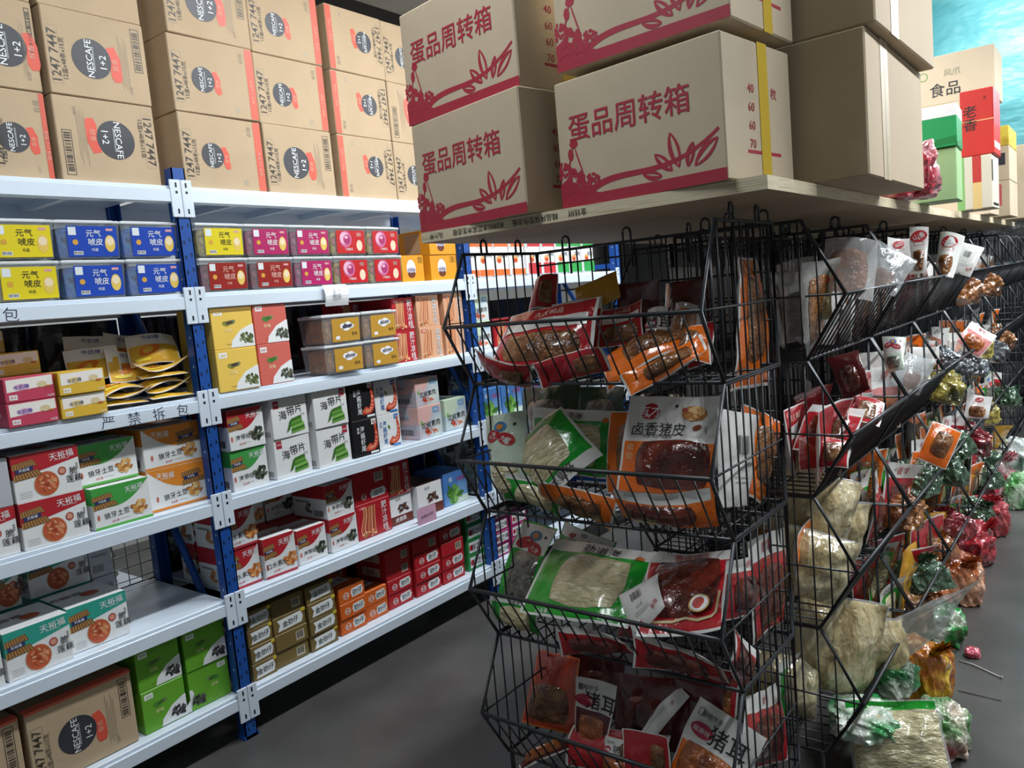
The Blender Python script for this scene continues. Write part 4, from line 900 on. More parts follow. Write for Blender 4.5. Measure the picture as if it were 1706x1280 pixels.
        for x, y, q in ((.3, .75, 20), (.65, .7, -25)): p.ell(x, y, .11, .07, RED, 1, q, 12); p.text('大海', x, y, .07, WHITE, q, .01, 3)
        p.ell(.5, .85, .08, .06, ink('#3f86c0'), 1); p.ell(.5, .85, .045, .035, ink('#e0903c'), 2); p.ell(.8, .86, .018, .018, BLACK, 1)
    elif art == 'snack':
        n = 10
        for i in range(n): a, b = .06+.88*i/n, .06+.88*(i+1)/n; p.poly([(a, .56), (b, .56), (b, .74), (a, .74)], P_WH, 1.2)
        for i in range(5): p.text('香辣味鸭肉制品净含量配料', .5, .71-.03*i, .022, ink('#4a4a48'), 0, 0, 2.4)
        p.text('久久鸭品', .5, .85, .12, ink('#e8cfc0'), 0, .015, 2)
    elif art == 'sachet': p.ell(.4, .4, .3, .14, ink('#d8721c'), 1, 20); p.text('牛奶棒', .5, .85, .16, ink('#3348a0'), 0, .01, 2); p.rect(.1, .1, .4, .18, ink('#e8d23a'), 1)
    elif art == 'medal': p.text('香卤猪皮', .5, .93, .09, RED, 0, .015, 2)
    elif art == 'words': p.text('香辣', .5, .89, .13, RED, 0, .02, 2); p.rect(.25, .03, .6, .06, WHITE, 2)
    elif art == 'redmark': p.ell(.5, .8, .16, .12, RED, 1, 25, 12); p.text('山香', .5, .8, .12, WHITE, 25, .02, 3); p.frame(.25, .6, .75, .68, .008, RED, 2)
    body = m
    c = None
    if win:
        c = MB(); x0, x1, y0, y1 = win; n = 13; pts = []
        for side in ((1, -1) if border in (FILM_C, FILM_S) else (1,)):
            pts = []
            for j in range(n):
                for i in range(n):
                    a = 2*i/(n-1)-1; b = 2*j/(n-1)-1; q = .5
                    xx = a*sqrt(1-q*b*b/2); yy = b*sqrt(1-q*a*a/2)
                    U = (x0+x1)/2+(x1-x0)/2*xx; Vv = (y0+y1)/2+(y1-y0)/2*yy; k = max(0, (1-a*a)*(1-b*b))
                    lum = 3 if design in ('root_clear', 'noodle_clear') else 1
                    ex = .0014+k**.5*.009+k**.25*.006*lum*(noise.noise(V((U*w*45, Vv*h*45, 3))+off)+.2)
                    if border in (FILM_C, FILM_S): ex = -.003+(.012*(noise.noise(V((U*w*22, Vv*h*22, side*3))+off)-.3) if lum == 3 else 0)
                    pts.append(S(U, Vv, side, max(.001, ex) if ex > 0 else ex))
            c.mesh(pts, [(j*n+i, j*n+i+1, j*n+i+n+1, j*n+i+n) for j in range(n-1) for i in range(n-1)], fill, True)
        if art == 'medal':
            for i, (rr, mm) in enumerate(((.1, ink('#c9a45a')), (.085, WHITE), (.06, ink('#c83a2a')))): p2 = Pt(c, (0, 0, 0), (1, 0, 0), (0, 0, 1), w, h, warp=lambda x, y, e: S(x, y, 1, .0135+e), eps=.0006); p2.ell(.72, .24, rr, rr*.9, mm, 1+i)
            loop = [(.1+.8*t, .16) for t in grid(0, 1, 12)]; p.stroke([(.08, .3), (.09, .17), (.14, .13), (.4, .12), (.55, .15), (.7, .11), (.86, .13), (.91, .17), (.92, .4)], .012, ink('#cdb98a'), 2)
    return body, c
PC = {}
def place(design, b, t, u, w, label, grp=None, hgt=None, seed=None):
    b, t, u = V(b), V(t), V(u)
    h = hgt or (t-b).length; up = (t-b).normalized(); u = (u-up*u.dot(up)).normalized(); n = up.cross(u)   # n points away from the print
    k = (design, round(w, 2), round(h, 2), seed if seed is not None else len(PC))
    if k not in PC:
        mb, c = pouch(design, w, h, k[3]+3); PC[k] = (mb.data('snack_pouch'), c.data('filling') if c else None)
    o = obj('snack_pouch', PC[k][0]); o.matrix_world = Matrix(((u.x, n.x, up.x, b.x), (u.y, n.y, up.y, b.y), (u.z, n.z, up.z, b.z), (0, 0, 0, 1)))
    if PC[k][1]: obj('filling', PC[k][1], o)
    return tag(o, label, 'snack pouch', grp)
BAGS = [
 ('red_snack',(-1.280,1.750,1.306),(-1.299,1.880,1.474),(0.999,0.032,-0.024),0.313,'big red snack pouch with a white text band lying in the top end basket'),
 ('red_plain',(-1.145,1.750,1.274),(-1.158,1.735,1.344),(0.991,0.000,0.131),0.226,'red and orange pouch lying along the bottom of the top end basket'),
 ('orange_plain',(-0.951,1.800,1.310),(-1.014,1.900,1.364),(0.997,0.000,0.080),0.278,'orange pouch with a brown window lying flat in the top end basket'),
 ('orange_plain',(-0.878,1.750,1.276),(-0.909,1.780,1.314),(0.992,0.045,0.116),0.223,'orange pouch at the lower right of the top end basket'),
 ('red_snack',(-1.106,1.930,1.343),(-1.125,1.980,1.451),(0.997,0.000,0.071),0.138,'red pouch standing behind the flat orange one in the top end basket'),
 ('ear',(-1.002,1.900,1.303),(-1.004,1.960,1.436),(0.960,0.000,-0.281),0.065,'pouch with a white header corner poking up in the top end basket'),
 ('brown_clear',(-0.915,1.880,1.349),(-0.898,1.930,1.439),(0.891,0.000,-0.454),0.078,'greyish brown see-through pouch right of the white header in the top end basket'),
 ('orange_plain',(-0.790,2.039,1.204),(-0.775,2.057,1.553),(0.000,0.973,-0.232),0.200,'tall orange pouch standing against the right side of the top end basket'),
 ('yellow_plain',(-1.234,2.030,1.453),(-1.261,2.060,1.536),(0.999,0.000,0.044),0.148,'yellow pouch at the back of the top end basket'),
 ('red_dark',(-1.118,2.060,1.356),(-1.121,2.090,1.511),(1.000,0.000,0.018),0.143,'dark red pouch at the back of the top end basket, left one'),
 ('red_dark',(-0.982,2.060,1.351),(-0.982,2.090,1.505),(1.000,0.000,0.017),0.139,'dark red pouch at the back of the top end basket, right one'),
 ('red_plain',(-1.409,1.970,1.459),(-1.418,2.020,1.561),(0.999,0.000,-0.054),0.096,'red pouch tip sticking up behind the big red pouch'),
 ('red_dark',(-1.045,1.940,1.315),(-1.067,1.990,1.422),(1.000,0.000,0.019),0.176,'dark red pouch in the middle of the top end basket'),
 ('red_plain',(-0.865,1.900,1.284),(-0.885,1.960,1.392),(0.975,0.000,0.223),0.080,'red pouch at the right of the top end basket'),
 ('green_noodle',(-1.438,1.765,0.489),(-1.435,1.740,0.612),(1.000,0.000,-0.004),0.173,'green pouch low at the left of the third end basket'),
 ('red_dark',(-1.356,2.030,0.058),(-1.352,2.050,0.340),(0.971,0.000,0.241),0.211,'dark red pouch upright at the very back of the lowest end basket'),
 ('red_plain',(-0.933,1.960,0.206),(-0.934,2.000,0.400),(0.994,0.000,0.109),0.152,'red pouch at the back right of the lowest end basket'),
 ('red_plain',(-1.398,1.750,1.268),(-1.365,1.700,1.338),(0.990,-0.000,-0.144),0.183,'small red pouch at the left foot of the top end basket'),
 ('red_band',(-1.267,1.940,1.324),(-1.288,2.000,1.476),(0.998,-0.000,-0.068),0.162,'red pouch wedged upright behind the big red one'),
 ('orange_plain',(-0.850,1.800,1.305),(-0.865,1.860,1.379),(0.982,0.000,0.187),0.090,'orange pouch corner right of the flat orange pouch in the top end basket'),
 ('green_noodle',(-1.352,1.780,0.888),(-1.329,1.760,0.975),(1.000,0.000,-0.003),0.195,'green noodle pouch lying low in the second end basket'),
 ('green_noodle',(-1.259,1.930,0.961),(-1.262,1.980,1.143),(1.000,0.000,-0.027),0.188,'green pouch between the cornerwise one and the pig skin pouch'),
 ('orange_plain',(-1.104,1.880,0.925),(-1.117,1.950,1.156),(0.997,0.000,0.074),0.123,'orange pouch edge peeking out left of the pig skin pouch'),
 ('red_plain',(-1.072,1.800,0.539),(-1.072,1.860,0.653),(0.966,-0.000,0.259),0.115,'red pouch tucked under the barcode pouch in the third end basket'),
 ('red_dark',(-0.910,1.860,0.268),(-0.927,1.920,0.400),(0.986,0.000,0.167),0.133,'dark red pouch behind the pig ear pouch in the lowest end basket'),
 ('red_plain',(-1.026,1.760,0.155),(-1.041,1.800,0.280),(0.938,0.000,0.346),0.152,'red pouch left of the pig ear pouch in the lowest end basket'),
 ('pigskin',(-0.942,1.800,0.954),(-0.942,1.900,1.205),(1.000,-0.000,0.006),0.276,'large orange pouch with white header and pig skin in the second end basket'),
 ('white_back',(-0.775,1.863,0.927),(-0.775,1.924,1.160),(0.050,0.937,-0.345),0.201,'white pouch back against the right side of the second end basket'),
 ('orange_plain',(-0.800,2.050,0.863),(-0.800,2.148,1.116),(-0.000,0.982,-0.188),0.249,'orange pouch behind the white pouch back in the second end basket'),
 ('orange_band',(-0.920,1.760,0.881),(-0.924,1.725,0.987),(0.995,0.000,0.101),0.273,'orange pouch with a white band lying along the front of the second end basket'),
 ('orange_plain',(-1.196,1.765,0.879),(-1.158,1.720,0.970),(0.996,0.000,0.091),0.221,'orange pouch corner lying left in the second end basket'),
 ('green_noodle',(-1.397,1.850,1.102),(-1.236,1.785,0.981),(-0.698,-0.359,-0.620),0.237,'green noodle pouch turned cornerwise in the second end basket'),
 ('green_noodle',(-1.306,1.900,0.965),(-1.302,1.950,1.154),(1.000,-0.000,0.009),0.301,'green pouch standing behind the cornerwise green noodle pouch'),
 ('green_pale',(-1.436,1.770,0.910),(-1.470,1.800,1.163),(1.000,0.000,0.010),0.136,'pale green pouch with red badges at the left of the second end basket'),
 ('green_dark',(-1.450,2.020,1.013),(-1.462,2.040,1.211),(1.000,0.000,0.022),0.225,'dark green pouch at the back of the second end basket, left one'),
 ('green_dark',(-1.255,2.030,1.020),(-1.257,2.050,1.208),(1.000,0.000,0.012),0.165,'dark green pouch at the back of the second end basket, right one'),
 ('green_noodle',(-1.213,1.720,0.603),(-1.238,1.970,0.740),(0.996,0.000,-0.087),0.338,'large green pouch of pale noodles in the third end basket'),
 ('green_gray',(-1.490,1.790,0.553),(-1.456,1.930,0.795),(1.000,-0.000,0.031),0.132,'green pouch with a white header at the left of the third end basket'),
 ('green_gray',(-1.380,2.000,0.637),(-1.347,2.040,0.747),(0.972,0.000,-0.236),0.192,'green pouch with black brush words at the back of the third end basket'),
 ('red_skin',(-0.876,1.700,0.639),(-0.946,1.950,0.768),(0.999,-0.000,0.044),0.230,'red pouch with glossy skin and gold medallion in the third end basket'),
 ('white_back',(-0.962,1.710,0.648),(-1.047,1.800,0.706),(0.913,-0.000,0.409),0.121,'white pouch back with a barcode between the green and red pouches'),
 ('red_band',(-1.139,1.745,0.497),(-1.148,1.710,0.591),(0.996,0.000,0.088),0.235,'red pouch lying along the bottom of the third end basket, left one'),
 ('red_band',(-0.900,1.745,0.512),(-0.889,1.710,0.606),(0.996,0.000,0.091),0.247,'red pouch lying along the bottom of the third end basket, right one'),
 ('red_band',(-0.765,1.836,0.652),(-0.765,1.864,0.796),(-0.000,0.942,-0.337),0.179,'red and white pouch against the right side of the third end basket, near one'),
 ('red_band',(-0.785,2.054,0.506),(-0.785,2.088,0.786),(0.000,0.957,-0.291),0.257,'red and white pouch against the right side of the third end basket, far one'),
 ('red_band',(-0.760,1.769,0.519),(-0.760,1.857,0.593),(0.000,0.908,-0.420),0.165,'red and white pouch low at the right side of the third end basket'),
 ('orange_brown',(-1.459,1.880,0.091),(-1.470,1.980,0.339),(0.970,-0.000,0.243),0.202,'orange and brown pouch at the left of the lowest end basket'),
 ('ear',(-1.261,1.830,0.089),(-1.250,1.880,0.341),(0.975,0.000,0.220),0.128,'pouch with a white header and pink badge in the middle of the lowest end basket'),
 ('red_dark',(-1.098,1.900,0.163),(-1.123,1.980,0.342),(0.973,-0.000,0.232),0.273,'large dark red pouch at the back of the lowest end basket'),
 ('white_back',(-1.006,1.820,0.303),(-1.054,1.860,0.311),(0.858,-0.000,0.514),0.209,'white pouch edge sticking out before the dark red pouch'),
 ('ear_front',(-0.880,1.740,0.175),(-0.813,1.820,0.374),(0.997,-0.050,-0.052),0.201,'white-topped pig ear pouch at the front right of the lowest end basket'),
 ('red_plain',(-1.157,1.780,0.120),(-1.174,1.840,0.230),(0.956,0.000,0.293),0.360,'red pouch low at the front of the lowest end basket'),
 ('ear',(-1.136,1.760,0.058),(-1.143,1.800,0.227),(0.941,0.000,0.339),0.119,'small pouch with white header at the bottom of the lowest end basket'),
 ('red_band',(-0.775,1.939,0.178),(-0.775,2.008,0.366),(0.000,0.907,-0.421),0.342,'red and white pouch against the right side of the lowest end basket'),
 ('ear',(-1.375,1.755,-0.021),(-1.413,1.790,0.132),(0.964,0.000,0.267),0.166,'pouch with a white edge at the bottom left of the lowest end basket'),
 ('fried_clear',(-0.616,2.340,1.416),(-0.605,2.390,1.579),(0.935,0.352,0.045),0.142,'clear pouch of brown fried snacks in the top side basket nearest the front'),
 ('green_pale',(-0.652,2.260,1.367),(-0.669,2.300,1.519),(0.997,-0.000,0.072),0.057,'pale green printed pouch in the top side basket nearest the front'),
 ('grey_clear',(-0.731,2.300,1.302),(-0.758,2.340,1.538),(0.999,0.000,0.052),0.110,'clear pouch hanging low in the top side basket nearest the front'),
 ('silver_clear',(-0.638,2.750,1.427),(-0.576,2.825,1.541),(0.914,0.404,0.039),0.136,'clear twisted pouch at the rim of the top side basket'),
 ('white_red',(-0.594,2.920,1.477),(-0.599,2.960,1.588),(0.811,0.000,-0.584),0.069,'white and red pouch tip in the top side basket, first of the upright ones'),
 ('white_red',(-0.583,3.180,1.458),(-0.582,3.220,1.624),(0.994,-0.000,-0.106),0.058,'white and red pouch tip in the top side basket, second of the upright ones'),
 ('white_red',(-0.586,3.660,1.427),(-0.551,3.720,1.603),(0.982,0.000,0.189),0.086,'white and red pouch tip in the top side basket, third of the upright ones'),
 ('white_back',(-0.571,4.000,1.432),(-0.519,4.050,1.556),(0.916,0.000,-0.402),0.095,'white pouch with barcode leaning over the rim of the top side basket'),
 ('red_dark',(-0.608,2.380,1.134),(-0.651,2.420,1.250),(0.980,0.000,0.200),0.085,'dark red pouch standing in the second side basket nearest the front'),
 ('red_band',(-0.691,2.290,0.982),(-0.677,2.435,1.106),(0.985,0.160,0.061),0.157,'red pouch topmost in the pile of the second side basket'),
 ('red_plain',(-0.655,2.490,1.028),(-0.659,2.610,1.082),(0.989,0.135,0.061),0.148,'red pouch farther back in the pile of the second side basket'),
 ('white_green',(-0.586,2.760,1.154),(-0.593,2.800,1.265),(0.957,0.000,0.291),0.064,'white and green pouch standing at the far end of the second side basket'),
 ('silver_clear',(-0.609,3.020,1.059),(-0.564,3.100,1.173),(0.888,0.397,0.231),0.101,'silvery clear pouch at the rim of the second side basket'),
 ('red_plain',(-0.665,2.210,0.956),(-0.671,2.250,1.036),(0.978,0.148,0.146),0.136,'red pouch at the near end of the second side basket'),
 ('pink_print',(-0.601,4.380,1.053),(-0.533,4.450,1.150),(0.892,0.372,-0.258),0.134,'pink printed pouch in the second side basket of the third bay'),
 ('orange_plain',(-0.595,3.360,0.716),(-0.540,3.420,0.854),(0.934,0.357,-0.030),0.112,'orange and white pouch in the third tier of the second bay'),
 ('white_red',(-0.585,4.500,0.695),(-0.571,4.550,0.804),(0.997,0.000,-0.084),0.109,'white pouch with an orange corner in the second tier of the third bay'),
]

def end_pouches():
    for d, b, t, u, w, lab in BAGS:
        b, t = V(b), V(t)
        zt = max([z for z in TZ if z <= t.z-.005] or [.121])
        if b.z < zt+.012 and b.y < 3.4 and 'tall' not in lab: b.z = zt+.012
        place(d, b, t, u, w, lab, 'pouches in the wire baskets')
end_pouches()
def side_pouches():
    """packs standing in the side baskets, leaning out against the front grilles"""
    rnd = random.Random(21)
    sets = {3: ['white_red', 'brown_clear', 'red_dark', 'grey_clear', 'brown_clear', 'white_back'], 2: ['red_plain', 'red_band', 'red_snack', 'red_dark'], 1: ['grey_clear', 'brown_clear', 'green_dark', 'orange_plain'], 0: ['green_noodle', 'grey_clear', 'orange_plain', 'red_dark']}
    alt = {2: ['white_green', 'pink_print', 'orange_plain', 'grey_clear', 'white_back'], 1: ['orange_plain', 'green_noodle', 'green_gray', 'red_band'], 0: ['orange_plain', 'green_noodle', 'yellow_plain', 'red_plain']}
    tn = {3: 'top', 2: 'second', 1: 'third', 0: 'lowest'}; bn = ['nearest', 'second', 'third', 'fourth', 'fifth', 'sixth']
    cnt = {}
    for bay in range(6):
        for ti in (3, 2, 1, 0):
            ds = sets[ti] if (bay == 0 or ti == 3) else alt[ti]
            n = {0: 7, 1: 8, 2: 8, 3: 7, 4: 5, 5: 4}[bay]
            if bay == 0 and ti in (0, 1): n = 3
            for i in range(n):
                d = rnd.choice(ds); y = 2.18+.70*bay+.08+.54*(i+.5)/n+rnd.uniform(-.03, .03); z = TZ[ti]+.015
                row = i % 2; lean = rnd.uniform(.15, .5) if row == 0 else rnd.uniform(-.05, .2); x = -.70-.10*row-.02*rnd.random()
                if bay == 0 and ti in (0, 1): x -= .13
                h = rnd.uniform(.2, .27); w = rnd.uniform(.16, .22); ang = rnd.uniform(-.5, .35)
                u = V((sin(-ang)*.9, cos(ang), rnd.uniform(-.2, .2))); up = V((sin(lean)*.55, rnd.uniform(-.15, .15), cos(lean)))
                col = {'white_red': 'white and red', 'brown_clear': 'brownish grey', 'red_dark': 'dark red', 'grey_clear': 'clear greyish', 'white_back': 'white', 'red_plain': 'red', 'red_band': 'red and white', 'red_snack': 'red and cream', 'green_dark': 'dark green', 'orange_plain': 'orange', 'green_noodle': 'green noodle', 'white_green': 'pale green', 'pink_print': 'pink', 'green_gray': 'green and white', 'yellow_plain': 'yellow'}[d]
                key = (col, bay, ti); cnt[key] = cnt.get(key, 0)+1
                o = ['', ' second', ' third', ' fourth', ' fifth', ' sixth', ' seventh'][cnt[key]-1]
                place(d, (x, y, z), V((x, y, z))+up*h, u, round(w, 2), f'{(o.strip()+" ") if o else "first "}{col} pouch{" from the front" if "and" not in col else ""} in the {tn[ti]} tier of the {bn[bay]} side stand', 'pouches standing in the side baskets', round(h, 2), seed=rnd.randrange(3)+40)
side_pouches()

def lump_bag(name, size, cols, seed, gloss=.14, crinkle=1.0, knot=False, fill=None, shell_mat=None):
    """a crumpled plastic bag with its filling; origin at the base"""
    import bmesh
    off = V((seed*3.7, seed*1.3, seed*7.1)); rnd = random.Random(seed)
    bm = bmesh.new(); bmesh.ops.create_icosphere(bm, subdivisions=5 if size[0] > .155 else 4, radius=1)
    ax = [V((rnd.uniform(-1, 1), rnd.uniform(-1, 1), rnd.uniform(-.6, .6))).normalized() for _ in range(11)]
    for v in bm.verts:
        p = v.co.copy(); q = V([abs(c)**.75*(1 if c > 0 else -1) for c in p])
        r = 1+.16*noise.noise(p*1.3+off)
        for k, a in enumerate(ax):          # sharp folds running over the film
            d = p.dot(a)*(2.2+.55*k)+k+1.3*noise.noise(p*1.7+off*(k+1)); r += (.042-.0024*k)*crinkle*(abs((d % 2)-1)-.5)*2
        q = q*r
        if q.z < -.62: q.z = -.62+(q.z+.62)*.15
        if knot and p.z > .55: s = 1-.78*min(1, (p.z-.55)/.3); q.x *= s; q.y *= s; q.z += (p.z-.55)*1.3
        v.co = V((q.x*size[0]/2, q.y*size[1]/2, (q.z+.66)*size[2]/1.7))
    me = bpy.data.meshes.new(name); bm.to_mesh(me); bm.free()
    if shell_mat: me.materials.append(shell_mat)
    else: me.materials.append(mat(name+'_film_%d' % seed, cols[0], gloss, spec=.7, coat=.8, cols=cols[1:], vscale=8, bump=1, bscale=34, bdist=.016, detail=1))
    for p in me.polygons: p.use_smooth = True
    me.set_sharp_from_angle(angle=radians(16))
    o = obj(name, me)
    if name == 'snack_bag' or name == 'foil_pack':
        m = MB(); R = 9; L = 6; pts = []; a = rnd.uniform(0, 6.28); lean = V((cos(a), sin(a), .9)).normalized(); e1 = lean.cross(V((0, 0, 1))).normalized(); e2 = lean.cross(e1)
        c0 = V((cos(a)*size[0]*.2, sin(a)*size[1]*.2, size[2]*.80))
        for j in range(L):
            t = j/(L-1); rr = size[0]*(.17*(1-t)**2+.05+.17*t*t)
            for k in range(R*2): q = pi*k/R; f = rr*(1+(.35*t)*(1 if k % 2 else -1)); pts.append(c0+lean*(t*size[2]*.42)+(e1*cos(q)+e2*sin(q)*.45)*f)
        m.mesh(pts, [(j*R*2+k, j*R*2+(k+1) % (R*2), (j+1)*R*2+(k+1) % (R*2), (j+1)*R*2+k) for j in range(L-1) for k in range(R*2)], me.materials[0]); m.build('bag_neck', o)
    if fill:
        m = MB()
        kind, fm, n = fill
        for i in range(n):
            a = rnd.uniform(0, 2*pi); k = sqrt(rnd.random())*.62; c = V((cos(a)*k*size[0]/2, sin(a)*k*size[1]/2, size[2]*(.12+.62*rnd.random())))
            d = V((rnd.uniform(-1, 1), rnd.uniform(-1, 1), rnd.uniform(.2, 1.6))).normalized(); L = min(size)*(.5 if kind == 'root' else .3); R = min(size)*(.105 if kind == 'root' else .13)
            b2 = V((rnd.uniform(-1, 1), rnd.uniform(-1, 1), rnd.uniform(-1, 1)))*L*.2; pts = []; ring = 8; N = 7; fs = []
            e1 = d.cross(V((.3, .5, .8))).normalized(); e2 = d.cross(e1)
            for j in range(N):
                t = j/(N-1); rr = R*(sin(pi*(.08+.84*t))**.6)*(1-.35*t); cc = c+d*(t-.5)*L*2+b2*sin(pi*t)
                cc.z = max(cc.z, rr+.006)
                for q in range(ring): pts.append(cc+(e1*cos(2*pi*q/ring)+e2*sin(2*pi*q/ring))*rr)
            for j in range(N-1):
                for q in range(ring): fs.append((j*ring+q, j*ring+(q+1) % ring, (j+1)*ring+(q+1) % ring, (j+1)*ring+q))
            fs += [tuple(range(ring))[::-1], tuple(range((N-1)*ring, N*ring))]
            m.mesh(pts, fs, fm, True)
        m.build('filling', o)
    return o
def bags():
    G = 'bulk bags along the base of the wire baskets'
    leaf = ('root', F_NOOD, 26)
    def put(o, x, y, z, rz, label, tilt=(0, 0), cat='bag', grp=G): o.location = (x, y, z); o.rotation_euler = (tilt[0], tilt[1], radians(rz)); return tag(o, label, cat, grp)
    R = 'clear bags of pale roots'
    def root(sz, seed, n=26):
        o = lump_bag('root_bag', sz, None, seed, fill=('root', F_ROOT, n), shell_mat=FILM_C); return o
    for d, b, t, u, w, lab in [
        ('root_clear', (-.80, 2.44, TZ[1]+.16), (-.74, 2.50, TZ[1]+.37), (.75, .65, -.25), .27, 'clear pouch of pale roots, upper of two in the third tier nearest the front'),
        ('root_clear', (-.78, 2.32, TZ[1]+.02), (-.72, 2.36, TZ[1]+.22), (.85, .5, -.1), .24, 'clear pouch of pale roots, lower of two in the third tier nearest the front'),
        ('root_clear', (-.80, 2.62, TZ[1]+.02), (-.70, 2.66, TZ[1]+.24), (.4, .9, 0), .24, 'clear pouch of pale roots at the far end of the third tier nearest the front'),
        ('root_clear', (-.74, 2.42, TZ[0]+.06), (-.70, 2.50, TZ[0]+.35), (.75, .65, -.2), .30, 'large clear pouch of pale roots leaning out of the lowest tier'),
        ('root_clear', (-.86, 2.30, TZ[0]+.02), (-.84, 2.34, TZ[0]+.2), (.9, .4, 0), .22, 'clear pouch of pale roots low at the near end of the lowest tier'),
        ('root_clear', (-.66, 2.62, TZ[0]+.03), (-.60, 2.66, TZ[0]+.24), (.4, .9, 0), .2, 'clear pouch of pale roots at the far end of the lowest tier'),
        ('noodle_clear', (-.50, 2.28, .02), (-.56, 2.40, .21), (.9, .4, .1), .26, 'clear pouch of noodles on the floor nearest the front')]:
        place(d, b, t, u, w, lab, 'clear pouches of pale food')
    put(lump_bag('twisted_bag', (.10, .09, .34), None, 7, shell_mat=FILM_S, knot=True), -.66, 2.74, TZ[0]+.06, 0, 'twisted neck of a silvery clear bag over the lowest rim', (.1, .75), 'bag', R)
    put(lump_bag('green_bag', (.20, .22, .07), ['#15803f', '#e8ece4', '#1f9a4c'], 4), -.62, 2.36, TZ[0]+.006, 10, 'flat green and white bag at the rim of the lowest tier nearest the front')
    put(lump_bag('green_bag', (.15, .15, .10), ['#15803f', '#0f5a2c', '#e8ece4'], 8), -.60, 2.62, TZ[0]+.004, 0, 'small green foil bag under the pale root bag')
    put(lump_bag('noodle_bag', (.17, .17, .15), ['#c8ccbc', '#3f8a3c', '#e2dcc8', '#b04a4a'], 5), -.46, 2.56, .002, 0, 'pale bag with green and pink marks on the floor beside the noodle bag')
    put(lump_bag('snack_bag', (.17, .2, .22), ['#c88a12', '#b05a14', '#e0b81c', '#7a4416'], 10), -0.55, 2.83, .002, 0, 'yellow and orange crumpled snack bag on the floor')
    put(lump_bag('snack_bag', (.17, .2, .15), ['#1f8a3a', '#e2e6da', '#2fa04c', '#0f5a24'], 13), -0.585, 3.36, .002, 25, 'green striped crumpled bag on the floor beyond the yellow one')
    put(lump_bag('snack_bag', (.2, .24, .19), ['#8a4420', '#c06a38', '#e0b090', '#6a2e14'], 14), -0.585, 3.84, .002, 0, 'copper brown crumpled bag on the floor beyond the green one')
    put(lump_bag('snack_bag', (.11, .16, .14), ['#7a3a1a', '#a85a2c', '#d89a70'], 16), -0.63, 3.58, .002, 0, 'small brown crumpled bag between the green and copper ones')
    put(lump_bag('snack_bag', (.20, .26, .20), ['#8a1a24', '#b8303a', '#6a1018'], 17), -0.6, 4.33, .002, 0, 'dark red crumpled bag on the floor, nearer of the two')
    put(lump_bag('snack_bag', (.22, .26, .20), ['#a02430', '#c8545c', '#7a141c'], 18), -0.6, 4.86, .002, 0, 'dark red crumpled bag on the floor, farther of the two')
    put(lump_bag('snack_bag', (.28, .3, .28), ['#a01f34', '#e8d8dc', '#c23a50'], 19), -0.66, 5.5, .002, 0, 'red and white foil bag on the floor past the dark red ones')
    put(lump_bag('snack_bag', (.15, .2, .2), ['#4a9a4c', '#c8dcc0', '#2f7a34'], 20), -0.5, 5.42, .002, 0, 'light green crumpled bag beside the red and white foil bag')
    put(lump_bag('snack_bag', (.24, .3, .26), ['#b8c4c0', '#e6ecea', '#5a7a64'], 21), -0.58, 6.2, .002, 0, 'white and green bag farthest along the floor')
    # crumpled packs overflowing the farther baskets
    rnd = random.Random(5); tn = {3: 'top', 2: 'second', 1: 'third', 0: 'lowest'}; bn = ['nearest', 'second', 'third', 'fourth', 'fifth', 'sixth']
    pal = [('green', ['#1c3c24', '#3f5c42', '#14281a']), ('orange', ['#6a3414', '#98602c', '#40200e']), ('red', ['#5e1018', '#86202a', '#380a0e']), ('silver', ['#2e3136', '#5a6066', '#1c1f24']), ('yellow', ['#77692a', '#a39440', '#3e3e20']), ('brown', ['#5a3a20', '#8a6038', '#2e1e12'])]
    pk = {(1, 0): 'brown green', (1, 1): 'orange green', (2, 0): 'orange red', (2, 1): 'red green', (2, 2): 'yellow silver', (3, 0): 'red', (3, 1): 'red silver', (3, 2): 'silver yellow', (3, 3): 'silver', (4, 2): 'silver', (4, 1): 'red', (4, 0): 'red green', (4, 3): 'silver', (5, 2): 'silver', (5, 1): 'red'}
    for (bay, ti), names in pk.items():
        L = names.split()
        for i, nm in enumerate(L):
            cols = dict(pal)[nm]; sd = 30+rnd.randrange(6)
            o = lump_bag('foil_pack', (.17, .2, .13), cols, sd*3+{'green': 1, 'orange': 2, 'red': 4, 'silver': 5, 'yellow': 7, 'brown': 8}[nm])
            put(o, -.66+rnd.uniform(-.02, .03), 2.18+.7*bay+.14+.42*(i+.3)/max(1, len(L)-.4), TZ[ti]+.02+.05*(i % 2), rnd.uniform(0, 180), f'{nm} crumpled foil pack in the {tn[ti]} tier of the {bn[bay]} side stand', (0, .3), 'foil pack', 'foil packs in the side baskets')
    # red foil bag on the plywood
    put(lump_bag('red_foil_bag', (.22, .28, .21), ['#a01c30', '#d8a0a8', '#c22f44', '#8a1426'], 23), -.60, 3.05, PZ+.03, 0, 'red metallic bag on the plywood beside the plain cartons', (0, 0), 'bag', None)
bags()
